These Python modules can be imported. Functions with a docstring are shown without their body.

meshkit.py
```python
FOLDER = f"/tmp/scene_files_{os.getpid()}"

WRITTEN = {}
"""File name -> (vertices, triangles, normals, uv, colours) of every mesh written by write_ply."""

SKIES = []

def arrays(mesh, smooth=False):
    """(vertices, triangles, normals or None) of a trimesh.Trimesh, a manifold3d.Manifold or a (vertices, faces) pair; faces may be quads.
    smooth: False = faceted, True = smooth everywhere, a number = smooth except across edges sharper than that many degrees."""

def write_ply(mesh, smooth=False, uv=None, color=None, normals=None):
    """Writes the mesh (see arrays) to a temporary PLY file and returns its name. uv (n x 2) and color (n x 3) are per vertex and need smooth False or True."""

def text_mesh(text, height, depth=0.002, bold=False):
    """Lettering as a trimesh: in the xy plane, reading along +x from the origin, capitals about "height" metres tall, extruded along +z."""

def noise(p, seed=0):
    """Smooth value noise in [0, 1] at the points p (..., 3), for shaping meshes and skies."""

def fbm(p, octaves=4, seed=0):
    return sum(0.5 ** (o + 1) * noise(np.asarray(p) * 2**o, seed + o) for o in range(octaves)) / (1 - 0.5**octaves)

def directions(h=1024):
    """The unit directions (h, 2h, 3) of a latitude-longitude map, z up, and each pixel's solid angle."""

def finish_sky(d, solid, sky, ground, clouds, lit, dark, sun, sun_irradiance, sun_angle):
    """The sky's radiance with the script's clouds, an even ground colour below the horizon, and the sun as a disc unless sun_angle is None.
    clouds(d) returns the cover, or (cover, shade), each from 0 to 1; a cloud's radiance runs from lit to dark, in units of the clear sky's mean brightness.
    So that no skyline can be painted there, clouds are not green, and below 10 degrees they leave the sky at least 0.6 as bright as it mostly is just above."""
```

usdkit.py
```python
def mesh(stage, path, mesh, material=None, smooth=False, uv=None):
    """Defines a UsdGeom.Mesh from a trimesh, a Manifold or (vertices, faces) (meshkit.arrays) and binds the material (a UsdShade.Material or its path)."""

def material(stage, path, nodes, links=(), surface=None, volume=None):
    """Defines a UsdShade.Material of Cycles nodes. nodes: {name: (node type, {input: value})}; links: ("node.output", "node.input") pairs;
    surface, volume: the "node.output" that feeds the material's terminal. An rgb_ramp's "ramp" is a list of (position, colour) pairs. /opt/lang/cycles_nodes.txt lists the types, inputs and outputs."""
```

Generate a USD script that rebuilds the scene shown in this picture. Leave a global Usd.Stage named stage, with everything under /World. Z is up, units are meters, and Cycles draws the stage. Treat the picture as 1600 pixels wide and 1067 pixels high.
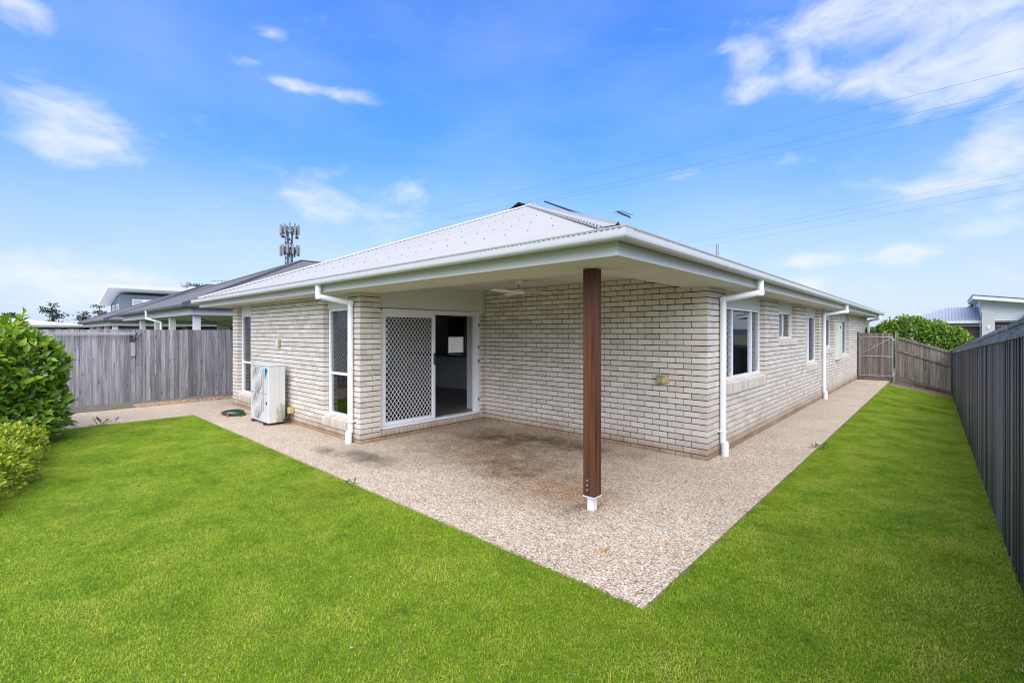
import math, random
import numpy as np, trimesh, usdkit, meshkit
from pxr import Usd, UsdGeom, UsdLux, UsdShade, Sdf, Gf, Vt

stage = Usd.Stage.CreateInMemory()
UsdGeom.SetStageUpAxis(stage, "Z")
UsdGeom.SetStageMetersPerUnit(stage, 1.0)
UsdGeom.Xform.Define(stage, "/World")
UsdGeom.Scope.Define(stage, "/World/Looks")
R = random.Random(7)
NR = np.random.default_rng(7)

# ------------------------------------------------------------------ camera, sky, sun, exposure
EXPOSURE = 2.08
SKY_STRENGTH = 0.075
SUN_INTENSITY = 0.40
SUN_ANGLE = 85.0
SUN_AZ, SUN_EL = math.radians(138.0), math.radians(50.0)      # azimuth from +y towards +x
YAW = math.radians(42.55)
cam = UsdGeom.Camera.Define(stage, "/World/camera")
fw = np.array([-math.sin(YAW), math.cos(YAW), 0.0]); rt = np.array([math.cos(YAW), math.sin(YAW), 0.0])
cam.AddTransformOp().Set(Gf.Matrix4d(rt[0], rt[1], 0, 0, 0, 0, 1, 0, -fw[0], -fw[1], 0, 0, 0, 0, 1.80, 1))
cam.CreateHorizontalApertureAttr(36.0)
cam.CreateFocalLengthAttr(36.0 * 732 / 1600)
cam.CreateVerticalApertureOffsetAttr(-36.0 * 14 / 1600)
cam.CreateExposureAttr(EXPOSURE)
cam.CreateClippingRangeAttr(Gf.Vec2f(0.05, 5000))
cam.CreateFStopAttr(0.0)

sun_dir = np.array([math.sin(SUN_AZ) * math.cos(SUN_EL), math.cos(SUN_AZ) * math.cos(SUN_EL), math.sin(SUN_EL)])
sun = UsdLux.DistantLight.Define(stage, "/World/sun")
sun.CreateIntensityAttr(SUN_INTENSITY); sun.CreateAngleAttr(SUN_ANGLE); sun.CreateNormalizeAttr(True)
sun.CreateColorAttr(Gf.Vec3f(1.0, 0.91, 0.80))
_z = sun_dir; _x = np.cross([0, 0, 1.0], _z); _x /= np.linalg.norm(_x); _y = np.cross(_z, _x)
sun.AddTransformOp().Set(Gf.Matrix4d(*_x, 0, *_y, 0, *_z, 0, 0, 0, 0, 1))

CLOUDS = [  # azimuth, elevation, half width, half height in degrees, amount
    (-16.0, 25.5, 3.2, 7, .5), (-88, 20, 9, 4, .4), (-60, 13.5, 14, 4.5, .4), (2, 14, 12, 3, .5), (0, 28, 20, 7, .8),
    (1.2, 24.9, 15.0, 5.6, 1.0), (-4.2, 28.1, 8.2, 3.3, .7), (3.5, 20.7, 8.5, 3.8, 1.0), (14, 24, 12, 6, .9), (-84.2, 17.3, 6.6, 3.8, .8),
    (-86.3, 15.7, 4.7, 2.2, .6), (-88.8, 25.2, 3.0, 2.2, .95), (-66.8, 15.3, 13.0, 4.0, .42), (-54.5, 16.9, 4.3, 2.4, .5),
    (-64.2, 25.6, 6.8, 1.3, .62), (-71.5, 26.8, 3.2, 1.0, .65), (-68.7, 25.6, 3.9, 1.0, .55), (-69.7, 29.6, 2.0, 1.1, .55),
    (-85.4, 4.6, 19, 4.0, .8), (-9.3, 7.4, 4.6, 1.2, .8), (-3.0, 7.3, 3.3, 1.4, .85), (3.7, 16.0, 4.2, 2.8, .65),
    (1.2, 12.2, 8.1, 2.2, .45), (-13.9, 5.0, 27.7, 4.1, .5), (3.5, 9.1, 7.5, 2.6, .55), (-23, 17.5, 3.3, 1.2, .4), (-11.5, 17.5, 4.4, 1.3, .35),
    (60, 22, 24, 9, .9), (120, 30, 28, 12, .9), (170, 20, 26, 9, .9), (-140, 26, 28, 11, .8), (45, 52, 18, 10, .7), (-160, 52, 26, 14, .8), (142, 58, 40, 24, 1.0), (100, 45, 30, 12, .9)]  # clouds outside the view, added for neutral fill light; the widest veils the sun


def sky():
    n = {"tc": ("texture_coordinate", {}),
         "sky": ("sky_texture", {"sky_type": "single_scattering", "sun_disc": False, "sun_elevation": SUN_EL, "sun_rotation": SUN_AZ,
                                 "air_density": 1.0, "aerosol_density": 0.9, "ozone_density": 2.2, "altitude": 100.0}),
         "map": ("mapping", {"scale": (5.5, 5.5, 11.5)}),
         "n1": ("noise_texture", {"scale": 1.9, "detail": 10.0, "roughness": 0.6, "distortion": 0.35}),
         "map2": ("mapping", {"scale": (2.0, 2.0, 5.0), "location": (3.1, 1.7, 0.4)}),
         "n2": ("noise_texture", {"scale": 1.3, "detail": 4.0, "roughness": 0.55})}
    l = [("tc.generated", "map.vector"), ("map.vector", "n1.vector"), ("tc.generated", "map2.vector"), ("map2.vector", "n2.vector")]
    last = None
    for i, (az, el, sx, sy, s) in enumerate(CLOUDS):
        a, e = math.radians(az), math.radians(el)
        er = np.array([math.cos(a), -math.sin(a), 0]) / math.tan(math.radians(sx))
        eu = np.array([-math.sin(a) * math.sin(e), -math.cos(a) * math.sin(e), math.cos(e)]) / math.tan(math.radians(sy))
        n[f"a{i}"] = ("vector_math", {"math_type": "dot_product", "vector2": er}); n[f"b{i}"] = ("vector_math", {"math_type": "dot_product", "vector2": eu})
        n[f"c{i}"] = ("combine_xyz", {}); n[f"g{i}"] = ("gradient_texture", {"gradient_type": "spherical"})
        n[f"s{i}"] = ("math", {"math_type": "multiply_add", "value2": float(s) * 1.5, "value3": 0.0})
        l += [("tc.generated", f"a{i}.vector1"), ("tc.generated", f"b{i}.vector1"), (f"a{i}.value", f"c{i}.x"), (f"b{i}.value", f"c{i}.y"),
              (f"c{i}.vector", f"g{i}.vector"), (f"g{i}.fac", f"s{i}.value1")]
        if last:
            l.append((last, f"s{i}.value3"))
        last = f"s{i}.value"
    n["cap"] = ("math", {"math_type": "minimum", "value2": 1.0}); l.append((last, "cap.value1"))
    # cover: the noise shows where the banks lie, plus a faint veil everywhere
    n["t"] = ("math", {"math_type": "multiply_add", "value2": 0.42}); l += [("cap.value", "t.value1"), ("n1.fac", "t.value3")]
    n["cov"] = ("map_range", {"range_type": "smoothstep", "from_min": 0.55, "from_max": 1.22, "to_min": 0.0, "to_max": 0.86, "clamp": True}); l.append(("t.value", "cov.value"))
    n["veil"] = ("map_range", {"from_min": 0.4, "from_max": 0.9, "to_min": 0.0, "to_max": 0.22, "clamp": True}); l.append(("n2.fac", "veil.value"))
    n["sep"] = ("separate_xyz", {}); l.append(("tc.generated", "sep.vector"))
    n["low"] = ("map_range", {"range_type": "smoothstep", "from_min": 0.36, "from_max": 0.0, "to_min": 0.0, "to_max": 0.75, "clamp": True}); l.append(("sep.z", "low.value"))
    n["m1"] = ("math", {"math_type": "maximum"}); l += [("cov.result", "m1.value1"), ("veil.result", "m1.value2")]
    
    n["hz"] = ("map_range", {"range_type": "smoothstep", "from_min": 0.50, "from_max": 0.02, "to_min": 0.0, "to_max": 1.0, "clamp": True}); l.append(("sep.z", "hz.value"))
    n["hue"] = ("mix", {"color1": (0.30, 0.62, 1.10), "color2": (0.40, 0.47, 0.66)}); l.append(("hz.result", "hue.fac"))
    n["tint"] = ("mix", {"mix_type": "multiply", "fac": 1.0}); l += [("sky.color", "tint.color1"), ("hue.color", "tint.color2")]
    n["haze"] = ("mix", {"color2": HORIZON_COLOR}); l += [("tint.color", "haze.color1"), ("low.result", "haze.fac")]
    n["mix"] = ("mix", {"color2": CLOUD_COLOR}); l += [("haze.color", "mix.color1"), ("m1.value", "mix.fac")]
    n["bg"] = ("background_shader", {"strength": SKY_STRENGTH}); l.append(("mix.color", "bg.color"))
    return usdkit.material(stage, "/World/Looks/sky", n, l, surface="bg.background")


CLOUD_COLOR = (3.05, 3.12, 3.3)
HORIZON_COLOR = (2.2, 2.55, 3.2)
dome = UsdLux.DomeLight.Define(stage, "/World/sky")
UsdShade.MaterialBindingAPI.Apply(dome.GetPrim()).Bind(sky())
dome.GetPrim().SetCustomDataByKey("kind", "structure")

# ------------------------------------------------------------------ materials
MAT = {}


def simple(name, col, rough=0.6, var=0.08, scale=6.0, bump=0.0, bscale=60.0, metallic=0.0, spec=0.5, stretch=None, dirt=None):
    n = {"g": ("geometry", {}), "map": ("mapping", {"scale": stretch or (1, 1, 1)}), "n": ("noise_texture", {"scale": scale, "detail": 5.0, "roughness": 0.6}),
         "r": ("rgb_ramp", {"ramp": [(0.25, [c * (1 - var) for c in col]), (0.75, [c * (1 + var) for c in col])]}),
         "p": ("principled_bsdf", {"roughness": rough, "metallic": metallic, "specular_ior_level": spec})}
    l = [("g.position", "map.vector"), ("map.vector", "n.vector"), ("n.fac", "r.fac")]
    out = "r.color"
    if dirt:
        n["dn"] = ("noise_texture", {"scale": dirt[1], "detail": 8.0, "roughness": 0.7}); n["dr"] = ("map_range", {"from_min": 0.5, "from_max": 0.75, "to_max": dirt[2], "clamp": True})
        n["dm"] = ("mix", {"color2": dirt[0]})
        l += [("map.vector", "dn.vector"), ("dn.fac", "dr.value"), ("dr.result", "dm.fac"), (out, "dm.color1")]; out = "dm.color"
    l.append((out, "p.base_color"))
    if bump:
        n["bn"] = ("noise_texture", {"scale": bscale, "detail": 4.0}); n["b"] = ("bump", {"strength": bump, "distance": 0.01})
        l += [("map.vector", "bn.vector"), ("bn.fac", "b.height"), ("b.normal", "p.normal")]
    MAT[name] = usdkit.material(stage, f"/World/Looks/{name}", n, l, surface="p.BSDF")


simple("mortar", (.030, .026, .021), .95, .2, 12)
simple("gutter_paint", (.53, .53, .51), .35, .03, 2, dirt=((.38, .36, .3), 3.0, .35))
simple("fascia_paint", (.54, .535, .50), .4, .03, 2, dirt=((.40, .38, .33), 1.5, .25))
simple("soffit_paint", (.62, .60, .53), .7, .04, 1.5)
simple("infill_paint", (.62, .62, .58), .7, .03, 1.5)
simple("roof_paint", (.35, .345, .32), .5, .05, 1.2, dirt=((.38, .36, .30), 1.6, .5), stretch=(1, 1, 1))
simple("white_aluminium", (.76, .77, .79), .35, .02, 3)
simple("white_plastic", (.78, .79, .80), .35, .03, 4, dirt=((.5, .47, .4), 3.0, .3))
simple("dark_rubber", (.02, .02, .02), .6)
simple("black_metal", (.03, .032, .036), .45)
simple("grey_metal", (.32, .33, .34), .4, .15, 8, metallic=.7)
simple("galvanised", (.36, .37, .38), .55, .12, 15, metallic=.4)
simple("hose_green", (.012, .06, .035), .4)
simple("red_plastic", (.5, .03, .02), .4)
simple("yellow_plastic", (.45, .36, .12), .5, .15, 20)
simple("olive_plastic", (.30, .30, .17), .5, .15, 20)
simple("cream_metal", (.62, .66, .55), .45, .03, 5)
simple("interior_wall", (.62, .63, .66), .8, .02)
simple("interior_floor", (.26, .21, .19), .4, .25, 6, stretch=(1, 8, 1))
simple("bench_top", (.05, .045, .045), .3)
simple("screw_dark", (.10, .095, .085), .6)
simple("soil", (.15, .10, .065), .95, .45, 14, bump=.8, bscale=50)
simple("sleeper", (.24, .215, .185), .9, .25, 5, stretch=(1, 1, 6), bump=.4)
simple("concrete_edge", (.33, .30, .26), .9, .2, 9, bump=.3)
simple("ground_mat", (.09, .12, .035), .95, .4, 1.5)
simple("stone", (.36, .25, .15), .9, .5, 30)
simple("bark", (.10, .075, .05), .9, .3, 20)
simple("solar_cell", (.012, .015, .03), .15)
simple("slate_roof", (.135, .128, .122), .7, .06, .6, spec=.25)
simple("slate_gutter", (.07, .068, .066), .5)
simple("beige_cladding", (.42, .40, .32), .7, .05, 2)
simple("white_cladding", (.60, .61, .62), .5, .03, 2)
simple("grey_cladding", (.115, .15, .175), .6, .05, 1)
simple("white_roof_far", (.58, .59, .60), .5, .03, .3)
simple("far_wall", (.16, .165, .18), .7, .05, .5)
simple("corrugated_grey", (.32, .345, .37), .4, .06, .5)
simple("render_grey", (.42, .41, .38), .8, .04, 1)
simple("door_brown", (.065, .028, .026), .5, .1, 3)
simple("wire", (.10, .13, .18), .6)
simple("tower_steel", (.07, .073, .078), .5, .1, 1)
simple("tower_panel", (.24, .24, .235), .5, .05, 1)
simple("dark_glass_far", (.02, .024, .03), .1)
simple("blind_white", (.72, .72, .70), .7)
simple("blind_grey", (.35, .36, .36), .7)
simple("screen_dark", (.17, .17, .175), .5)
simple("badge_cyan", (.02, .33, .56), .4, .0)
simple("badge_navy", (.012, .03, .08), .4, .0)
simple("brass", (.5, .38, .15), .4, metallic=.8)
simple("string_green", (.02, .05, .03), .6)


def mat(name, nodes, links, surface):
    MAT[name] = usdkit.material(stage, f"/World/Looks/{name}", nodes, links, surface=surface)


def brick_material(name, ramp, base=True):
    n = {"a": ("attribute", {"attribute": "tone"}), "g": ("geometry", {}),
         "r": ("rgb_ramp", {"ramp": ramp}),
         "n": ("noise_texture", {"scale": 22.0, "detail": 6.0, "roughness": 0.7}), "nr": ("map_range", {"from_min": .3, "from_max": .7, "to_min": .93, "to_max": 1.04, "clamp": True}),
         "m": ("mix", {"mix_type": "multiply", "fac": 1.0}),
         "sp": ("noise_texture", {"scale": 260.0, "detail": 2.0}), "spr": ("map_range", {"from_min": .62, "from_max": .72, "to_max": .22, "clamp": True}), "spm": ("mix", {"color2": (.22, .16, .11)}),
         "sep": ("separate_xyz", {}), "big": ("noise_texture", {"scale": 1.6, "detail": 5.0, "roughness": .65}),
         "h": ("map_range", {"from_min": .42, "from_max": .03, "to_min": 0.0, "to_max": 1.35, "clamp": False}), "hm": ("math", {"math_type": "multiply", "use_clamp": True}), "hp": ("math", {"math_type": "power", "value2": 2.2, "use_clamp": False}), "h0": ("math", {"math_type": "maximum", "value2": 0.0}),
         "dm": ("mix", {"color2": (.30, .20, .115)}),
         "b": ("bump", {"strength": .35, "distance": .004}), "p": ("principled_bsdf", {"roughness": .85, "specular_ior_level": .25})}
    l = [("a.fac", "r.fac"), ("g.position", "n.vector"), ("n.fac", "nr.value"), ("r.color", "m.color1"), ("nr.result", "m.color2"),
         ("g.position", "sp.vector"), ("sp.fac", "spr.value"), ("spr.result", "spm.fac"), ("m.color", "spm.color1"),
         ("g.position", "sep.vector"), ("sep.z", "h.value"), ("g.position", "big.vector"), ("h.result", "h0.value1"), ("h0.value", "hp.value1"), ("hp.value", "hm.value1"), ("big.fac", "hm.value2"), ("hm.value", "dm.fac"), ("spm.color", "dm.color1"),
         ("dm.color", "p.base_color"), ("sp.fac", "b.height"), ("b.normal", "p.normal")]
    mat(name, n, l, "p.BSDF")


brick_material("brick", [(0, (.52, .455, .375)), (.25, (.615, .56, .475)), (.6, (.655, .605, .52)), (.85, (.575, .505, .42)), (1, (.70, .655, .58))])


def wood_material(name, ramp, grain=(30, 30, 1.2), knots=True, rough=.85, streak=.5, dark=(.06, .055, .05), spec=.2):
    n = {"a": ("attribute", {"attribute": "tone"}), "g": ("geometry", {}), "r": ("rgb_ramp", {"ramp": ramp}),
         "off": ("vector_math", {"math_type": "scale", "vector1": (13.0, 7.0, 31.0)}), "add": ("vector_math", {"math_type": "add"}),
         "map": ("mapping", {"scale": grain}), "n": ("noise_texture", {"scale": 1.0, "detail": 7.0, "roughness": .65, "distortion": .6}),
         "nr": ("map_range", {"from_min": .32, "from_max": .68, "to_min": 1 - streak, "to_max": 1 + streak * .55, "clamp": True}), "m": ("mix", {"mix_type": "multiply", "fac": 1.0}),
         "kmap": ("mapping", {"scale": (9, 9, 3.2)}), "k": ("voronoi_texture", {"scale": 1.0}), "kr": ("map_range", {"from_min": .20, "from_max": .07, "to_max": .75 if knots else 0.0, "clamp": True}), "km": ("mix", {"color2": dark}),
         "smap": ("mapping", {"scale": (2.2, 2.2, .55)}), "s": ("noise_texture", {"scale": 1.0, "detail": 6.0, "roughness": .65}), "sr": ("map_range", {"from_min": .5, "from_max": .72, "to_max": .45, "clamp": True}), "sm": ("mix", {"color2": dark}),
         "b": ("bump", {"strength": .5, "distance": .003}), "p": ("principled_bsdf", {"roughness": rough, "specular_ior_level": spec})}
    l = [("a.fac", "r.fac"), ("a.fac", "off.scale"), ("g.position", "add.vector1"), ("off.vector", "add.vector2"), ("add.vector", "map.vector"), ("map.vector", "n.vector"), ("n.fac", "nr.value"),
         ("r.color", "m.color1"), ("nr.result", "m.color2"), ("add.vector", "kmap.vector"), ("kmap.vector", "k.vector"), ("k.distance", "kr.value"), ("kr.result", "km.fac"), ("m.color", "km.color1"),
         ("add.vector", "smap.vector"), ("smap.vector", "s.vector"), ("s.fac", "sr.value"), ("sr.result", "sm.fac"), ("km.color", "sm.color1"), ("sm.color", "p.base_color"),
         ("n.fac", "b.height"), ("b.normal", "p.normal")]
    mat(name, n, l, "p.BSDF")


wood_material("weathered_wood", [(0, (.165, .157, .162)), (.35, (.255, .245, .255)), (.7, (.36, .35, .36)), (1, (.21, .20, .21))], dark=(.085, .075, .085), streak=.55)
wood_material("brown_weathered_wood", [(0, (.115, .098, .080)), (.5, (.21, .185, .155)), (.8, (.17, .14, .105)), (1, (.235, .21, .18))], dark=(.05, .043, .036), streak=.55)
wood_material("charcoal_wood", [(0, (.010, .012, .017)), (.3, (.03, .034, .042)), (.55, (.075, .083, .096)), (.78, (.20, .21, .23)), (.84, (.05, .055, .065)), (1, (.014, .017, .023))], grain=(55, 55, .8), knots=False, rough=.5, streak=.7, dark=(.012, .013, .018), spec=.5)
wood_material("capping_wood", [(0, (.24, .245, .25)), (1, (.38, .38, .39))], grain=(40, 4, 40), knots=False, streak=.55, dark=(.08, .08, .09))
wood_material("post_wood", [(0, (.115, .043, .020)), (1, (.13, .05, .024))], grain=(34, 34, .7), knots=False, rough=.5, streak=.7, dark=(.03, .011, .007), spec=.25)


def leaf_material(name, ramp, trans=.35, rough=.35):
    n = {"a": ("attribute", {"attribute": "tone"}), "r": ("rgb_ramp", {"ramp": ramp}), "p": ("principled_bsdf", {"roughness": rough, "specular_ior_level": .5}),
         "v": ("mix", {"mix_type": "multiply", "fac": 1.0, "color2": (1.3, 1.25, .6)}), "t": ("translucent_bsdf", {}), "x": ("mix_closure", {"fac": trans})}
    mat(name, n, [("a.fac", "r.fac"), ("r.color", "p.base_color"), ("r.color", "v.color1"), ("v.color", "t.color"), ("p.BSDF", "x.closure1"), ("t.BSDF", "x.closure2")], "x.closure")


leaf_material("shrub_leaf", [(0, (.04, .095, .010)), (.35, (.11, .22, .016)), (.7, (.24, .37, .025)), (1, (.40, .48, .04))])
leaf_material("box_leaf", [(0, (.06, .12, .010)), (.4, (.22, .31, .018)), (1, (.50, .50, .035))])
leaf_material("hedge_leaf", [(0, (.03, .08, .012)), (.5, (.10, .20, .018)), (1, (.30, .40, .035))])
leaf_material("far_leaf", [(0, (.03, .045, .03)), (1, (.05, .07, .045))], .2)
leaf_material("weed_leaf", [(0, (.05, .10, .02)), (1, (.10, .17, .03))])


def grass_material(name, ramp, trans):
    n = {"a": ("attribute", {"attribute": "tone"}), "g": ("geometry", {}), "o": ("object_info", {}),
         "n": ("noise_texture", {"scale": 1.5, "detail": 6.0, "roughness": .7}), "n2": ("noise_texture", {"scale": 11.0, "detail": 4.0, "roughness": .7}),
         "m1": ("math", {"math_type": "multiply_add", "value2": 1.7, "value3": -.70}), "m2": ("math", {"math_type": "multiply_add", "value2": .75, "value3": 0.0}), "m3": ("math", {"math_type": "multiply_add", "value2": .42}),
         "m4": ("math", {"math_type": "multiply_add", "value2": .15, "value3": -.23}), "m5": ("math", {"math_type": "add"}),
         "r": ("rgb_ramp", {"ramp": ramp}), "d": ("principled_bsdf", {"roughness": .55, "specular_ior_level": .25}), "t": ("translucent_bsdf", {}), "x": ("mix_closure", {"fac": trans})}
    l = [("g.position", "n.vector"), ("g.position", "n2.vector"), ("n.fac", "m1.value1"), ("n2.fac", "m2.value1"), ("m1.value", "m2.value3"), ("a.fac", "m3.value1"), ("m2.value", "m3.value3"),
         ("o.random", "m4.value1"), ("m3.value", "m5.value1"), ("m4.value", "m5.value2"), ("m5.value", "r.fac"), ("r.color", "d.base_color"), ("r.color", "t.color"), ("d.BSDF", "x.closure1"), ("t.BSDF", "x.closure2")]
    mat(name, n, l, "x.closure")


GRASS = [(0, (.055, .115, .004)), (.25, (.13, .255, .008)), (.5, (.235, .405, .014)), (.75, (.35, .49, .03)), (1, (.54, .51, .11))]
grass_material("grass_blade", GRASS, .4)
mat("lawn_thatch", {"g": ("geometry", {}), "n": ("noise_texture", {"scale": 40.0, "detail": 4.0}), "r": ("rgb_ramp", {"ramp": [(.3, (.07, .11, .008)), (.7, (.15, .19, .02))]}), "p": ("principled_bsdf", {"roughness": .95, "specular_ior_level": .1})},
    [("g.position", "n.vector"), ("n.fac", "r.fac"), ("r.color", "p.base_color")], "p.BSDF")


def aggregate():
    n = {"g": ("geometry", {}), "map": ("mapping", {"scale": (1, 1, 1)}),
         "v": ("voronoi_texture", {"scale": 86.0, "randomness": 1.0}), "e": ("voronoi_texture", {"feature": "distance_to_edge", "scale": 86.0}),
         "sep": ("separate_color", {}),
         "r": ("rgb_ramp", {"ramp": [(0, (.10, .075, .052)), (.14, (.23, .165, .11)), (.27, (.39, .30, .20)), (.5, (.56, .455, .335)), (.7, (.66, .555, .435)), (.85, (.82, .755, .64)), (.94, (.44, .33, .22)), (1, (.28, .17, .09))]}),
         "er": ("map_range", {"from_min": .02, "from_max": .12, "to_min": 0.6, "to_max": 0.0, "clamp": True}), "em": ("mix", {"color2": (.24, .205, .15)}),
         "big": ("noise_texture", {"scale": .9, "detail": 6.0, "roughness": .65}), "bigr": ("map_range", {"from_min": .3, "from_max": .7, "to_min": .86, "to_max": 1.1, "clamp": True}), "bm": ("mix", {"mix_type": "multiply", "fac": 1.0}),
         "bh": ("math", {"math_type": "minimum", "value2": .35}), "b": ("bump", {"strength": .55, "distance": .006}), "p": ("principled_bsdf", {"roughness": .72, "specular_ior_level": .35})}
    l = [("g.position", "v.vector"), ("g.position", "e.vector"), ("v.color", "sep.color"), ("sep.r", "r.fac"), ("e.distance", "er.value"), ("er.result", "em.fac"), ("r.color", "em.color1"),
         ("g.position", "big.vector"), ("big.fac", "bigr.value"), ("em.color", "bm.color1"), ("bigr.result", "bm.color2"), ("e.distance", "bh.value1"), ("bh.value", "b.height"), ("b.normal", "p.normal")]
    # rust stains and dark brown patches, broadest under the roof, each placed on the slab: (x, y, rx, ry, colour, amount)
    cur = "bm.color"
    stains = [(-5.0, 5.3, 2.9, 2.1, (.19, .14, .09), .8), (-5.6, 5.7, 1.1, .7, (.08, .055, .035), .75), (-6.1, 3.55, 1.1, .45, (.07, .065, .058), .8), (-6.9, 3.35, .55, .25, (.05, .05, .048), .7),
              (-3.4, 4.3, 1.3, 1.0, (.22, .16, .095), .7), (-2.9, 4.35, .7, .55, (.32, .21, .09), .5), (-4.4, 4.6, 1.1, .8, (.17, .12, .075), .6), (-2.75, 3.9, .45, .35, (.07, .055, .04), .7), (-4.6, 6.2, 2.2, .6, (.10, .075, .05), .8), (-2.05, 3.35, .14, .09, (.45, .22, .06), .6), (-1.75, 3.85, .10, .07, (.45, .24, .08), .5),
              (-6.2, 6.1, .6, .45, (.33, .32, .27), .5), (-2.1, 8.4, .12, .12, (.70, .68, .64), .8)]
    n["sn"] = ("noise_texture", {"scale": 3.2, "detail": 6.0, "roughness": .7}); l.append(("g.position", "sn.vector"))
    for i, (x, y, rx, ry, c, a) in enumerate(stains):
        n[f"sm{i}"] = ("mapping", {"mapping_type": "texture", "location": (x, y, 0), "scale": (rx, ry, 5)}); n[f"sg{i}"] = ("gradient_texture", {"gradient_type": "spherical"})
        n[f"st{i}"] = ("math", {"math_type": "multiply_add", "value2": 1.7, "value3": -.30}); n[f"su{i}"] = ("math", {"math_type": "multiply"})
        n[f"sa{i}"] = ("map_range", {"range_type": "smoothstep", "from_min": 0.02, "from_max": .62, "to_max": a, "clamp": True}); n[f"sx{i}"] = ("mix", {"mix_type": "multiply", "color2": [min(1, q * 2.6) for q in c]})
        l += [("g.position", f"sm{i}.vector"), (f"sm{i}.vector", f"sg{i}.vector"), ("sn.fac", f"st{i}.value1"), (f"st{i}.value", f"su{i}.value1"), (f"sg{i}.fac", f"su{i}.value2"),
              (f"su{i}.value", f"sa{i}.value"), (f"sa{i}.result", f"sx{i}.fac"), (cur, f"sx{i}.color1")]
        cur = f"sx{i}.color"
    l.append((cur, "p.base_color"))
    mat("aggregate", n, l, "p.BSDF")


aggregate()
mat("window_glass", {"f": ("fresnel", {"IOR": 1.7}), "t": ("transparent_bsdf", {"color": (.80, .85, .84)}), "g": ("glossy_bsdf", {"roughness": .01, "color": (1, 1, 1)}), "x": ("mix_closure", {})},
    [("f.fac", "x.fac"), ("t.BSDF", "x.closure1"), ("g.BSDF", "x.closure2")], "x.closure")
mat("tinted_glass", {"f": ("fresnel", {"IOR": 1.28}), "t": ("transparent_bsdf", {"color": (.55, .57, .58)}), "g": ("glossy_bsdf", {"roughness": .01, "color": (1, 1, 1)}), "x": ("mix_closure", {})},
    [("f.fac", "x.fac"), ("t.BSDF", "x.closure1"), ("g.BSDF", "x.closure2")], "x.closure")
# air conditioner casing with moss streaks low on it
mat("casing_paint", {"g": ("geometry", {}), "map": ("mapping", {"scale": (9, 9, 2.2)}), "n": ("noise_texture", {"scale": 1.0, "detail": 7.0, "roughness": .7}), "sep": ("separate_xyz", {}),
                     "h": ("map_range", {"from_min": .78, "from_max": .35, "to_min": 0, "to_max": 1, "clamp": True}), "hx": ("map_range", {"from_min": 3.50, "from_max": 3.62, "to_min": 0, "to_max": 1, "clamp": True}),
                     "m": ("math", {"math_type": "multiply"}), "m2": ("math", {"math_type": "multiply"}), "s": ("map_range", {"from_min": .42, "from_max": .56, "to_max": .75, "clamp": True}), "c": ("mix", {"color1": (.56, .555, .53), "color2": (.17, .17, .08)}),
                     "p": ("principled_bsdf", {"roughness": .4})},
    [("g.position", "map.vector"), ("map.vector", "n.vector"), ("g.position", "sep.vector"), ("sep.z", "h.value"), ("sep.y", "hx.value"), ("h.result", "m.value1"), ("hx.result", "m.value2"), ("m.value", "m2.value1"), ("n.fac", "m2.value2"), ("m2.value", "s.value"), ("s.result", "c.fac"), ("c.color", "p.base_color")], "p.BSDF")

# ------------------------------------------------------------------ helpers
used = {}


def numbered(parent, name):
    k = used.get((parent, name), -1) + 1
    used[(parent, name)] = k
    return f"{parent}/{name}" + (f"_{k:03d}" if k else "")


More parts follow.
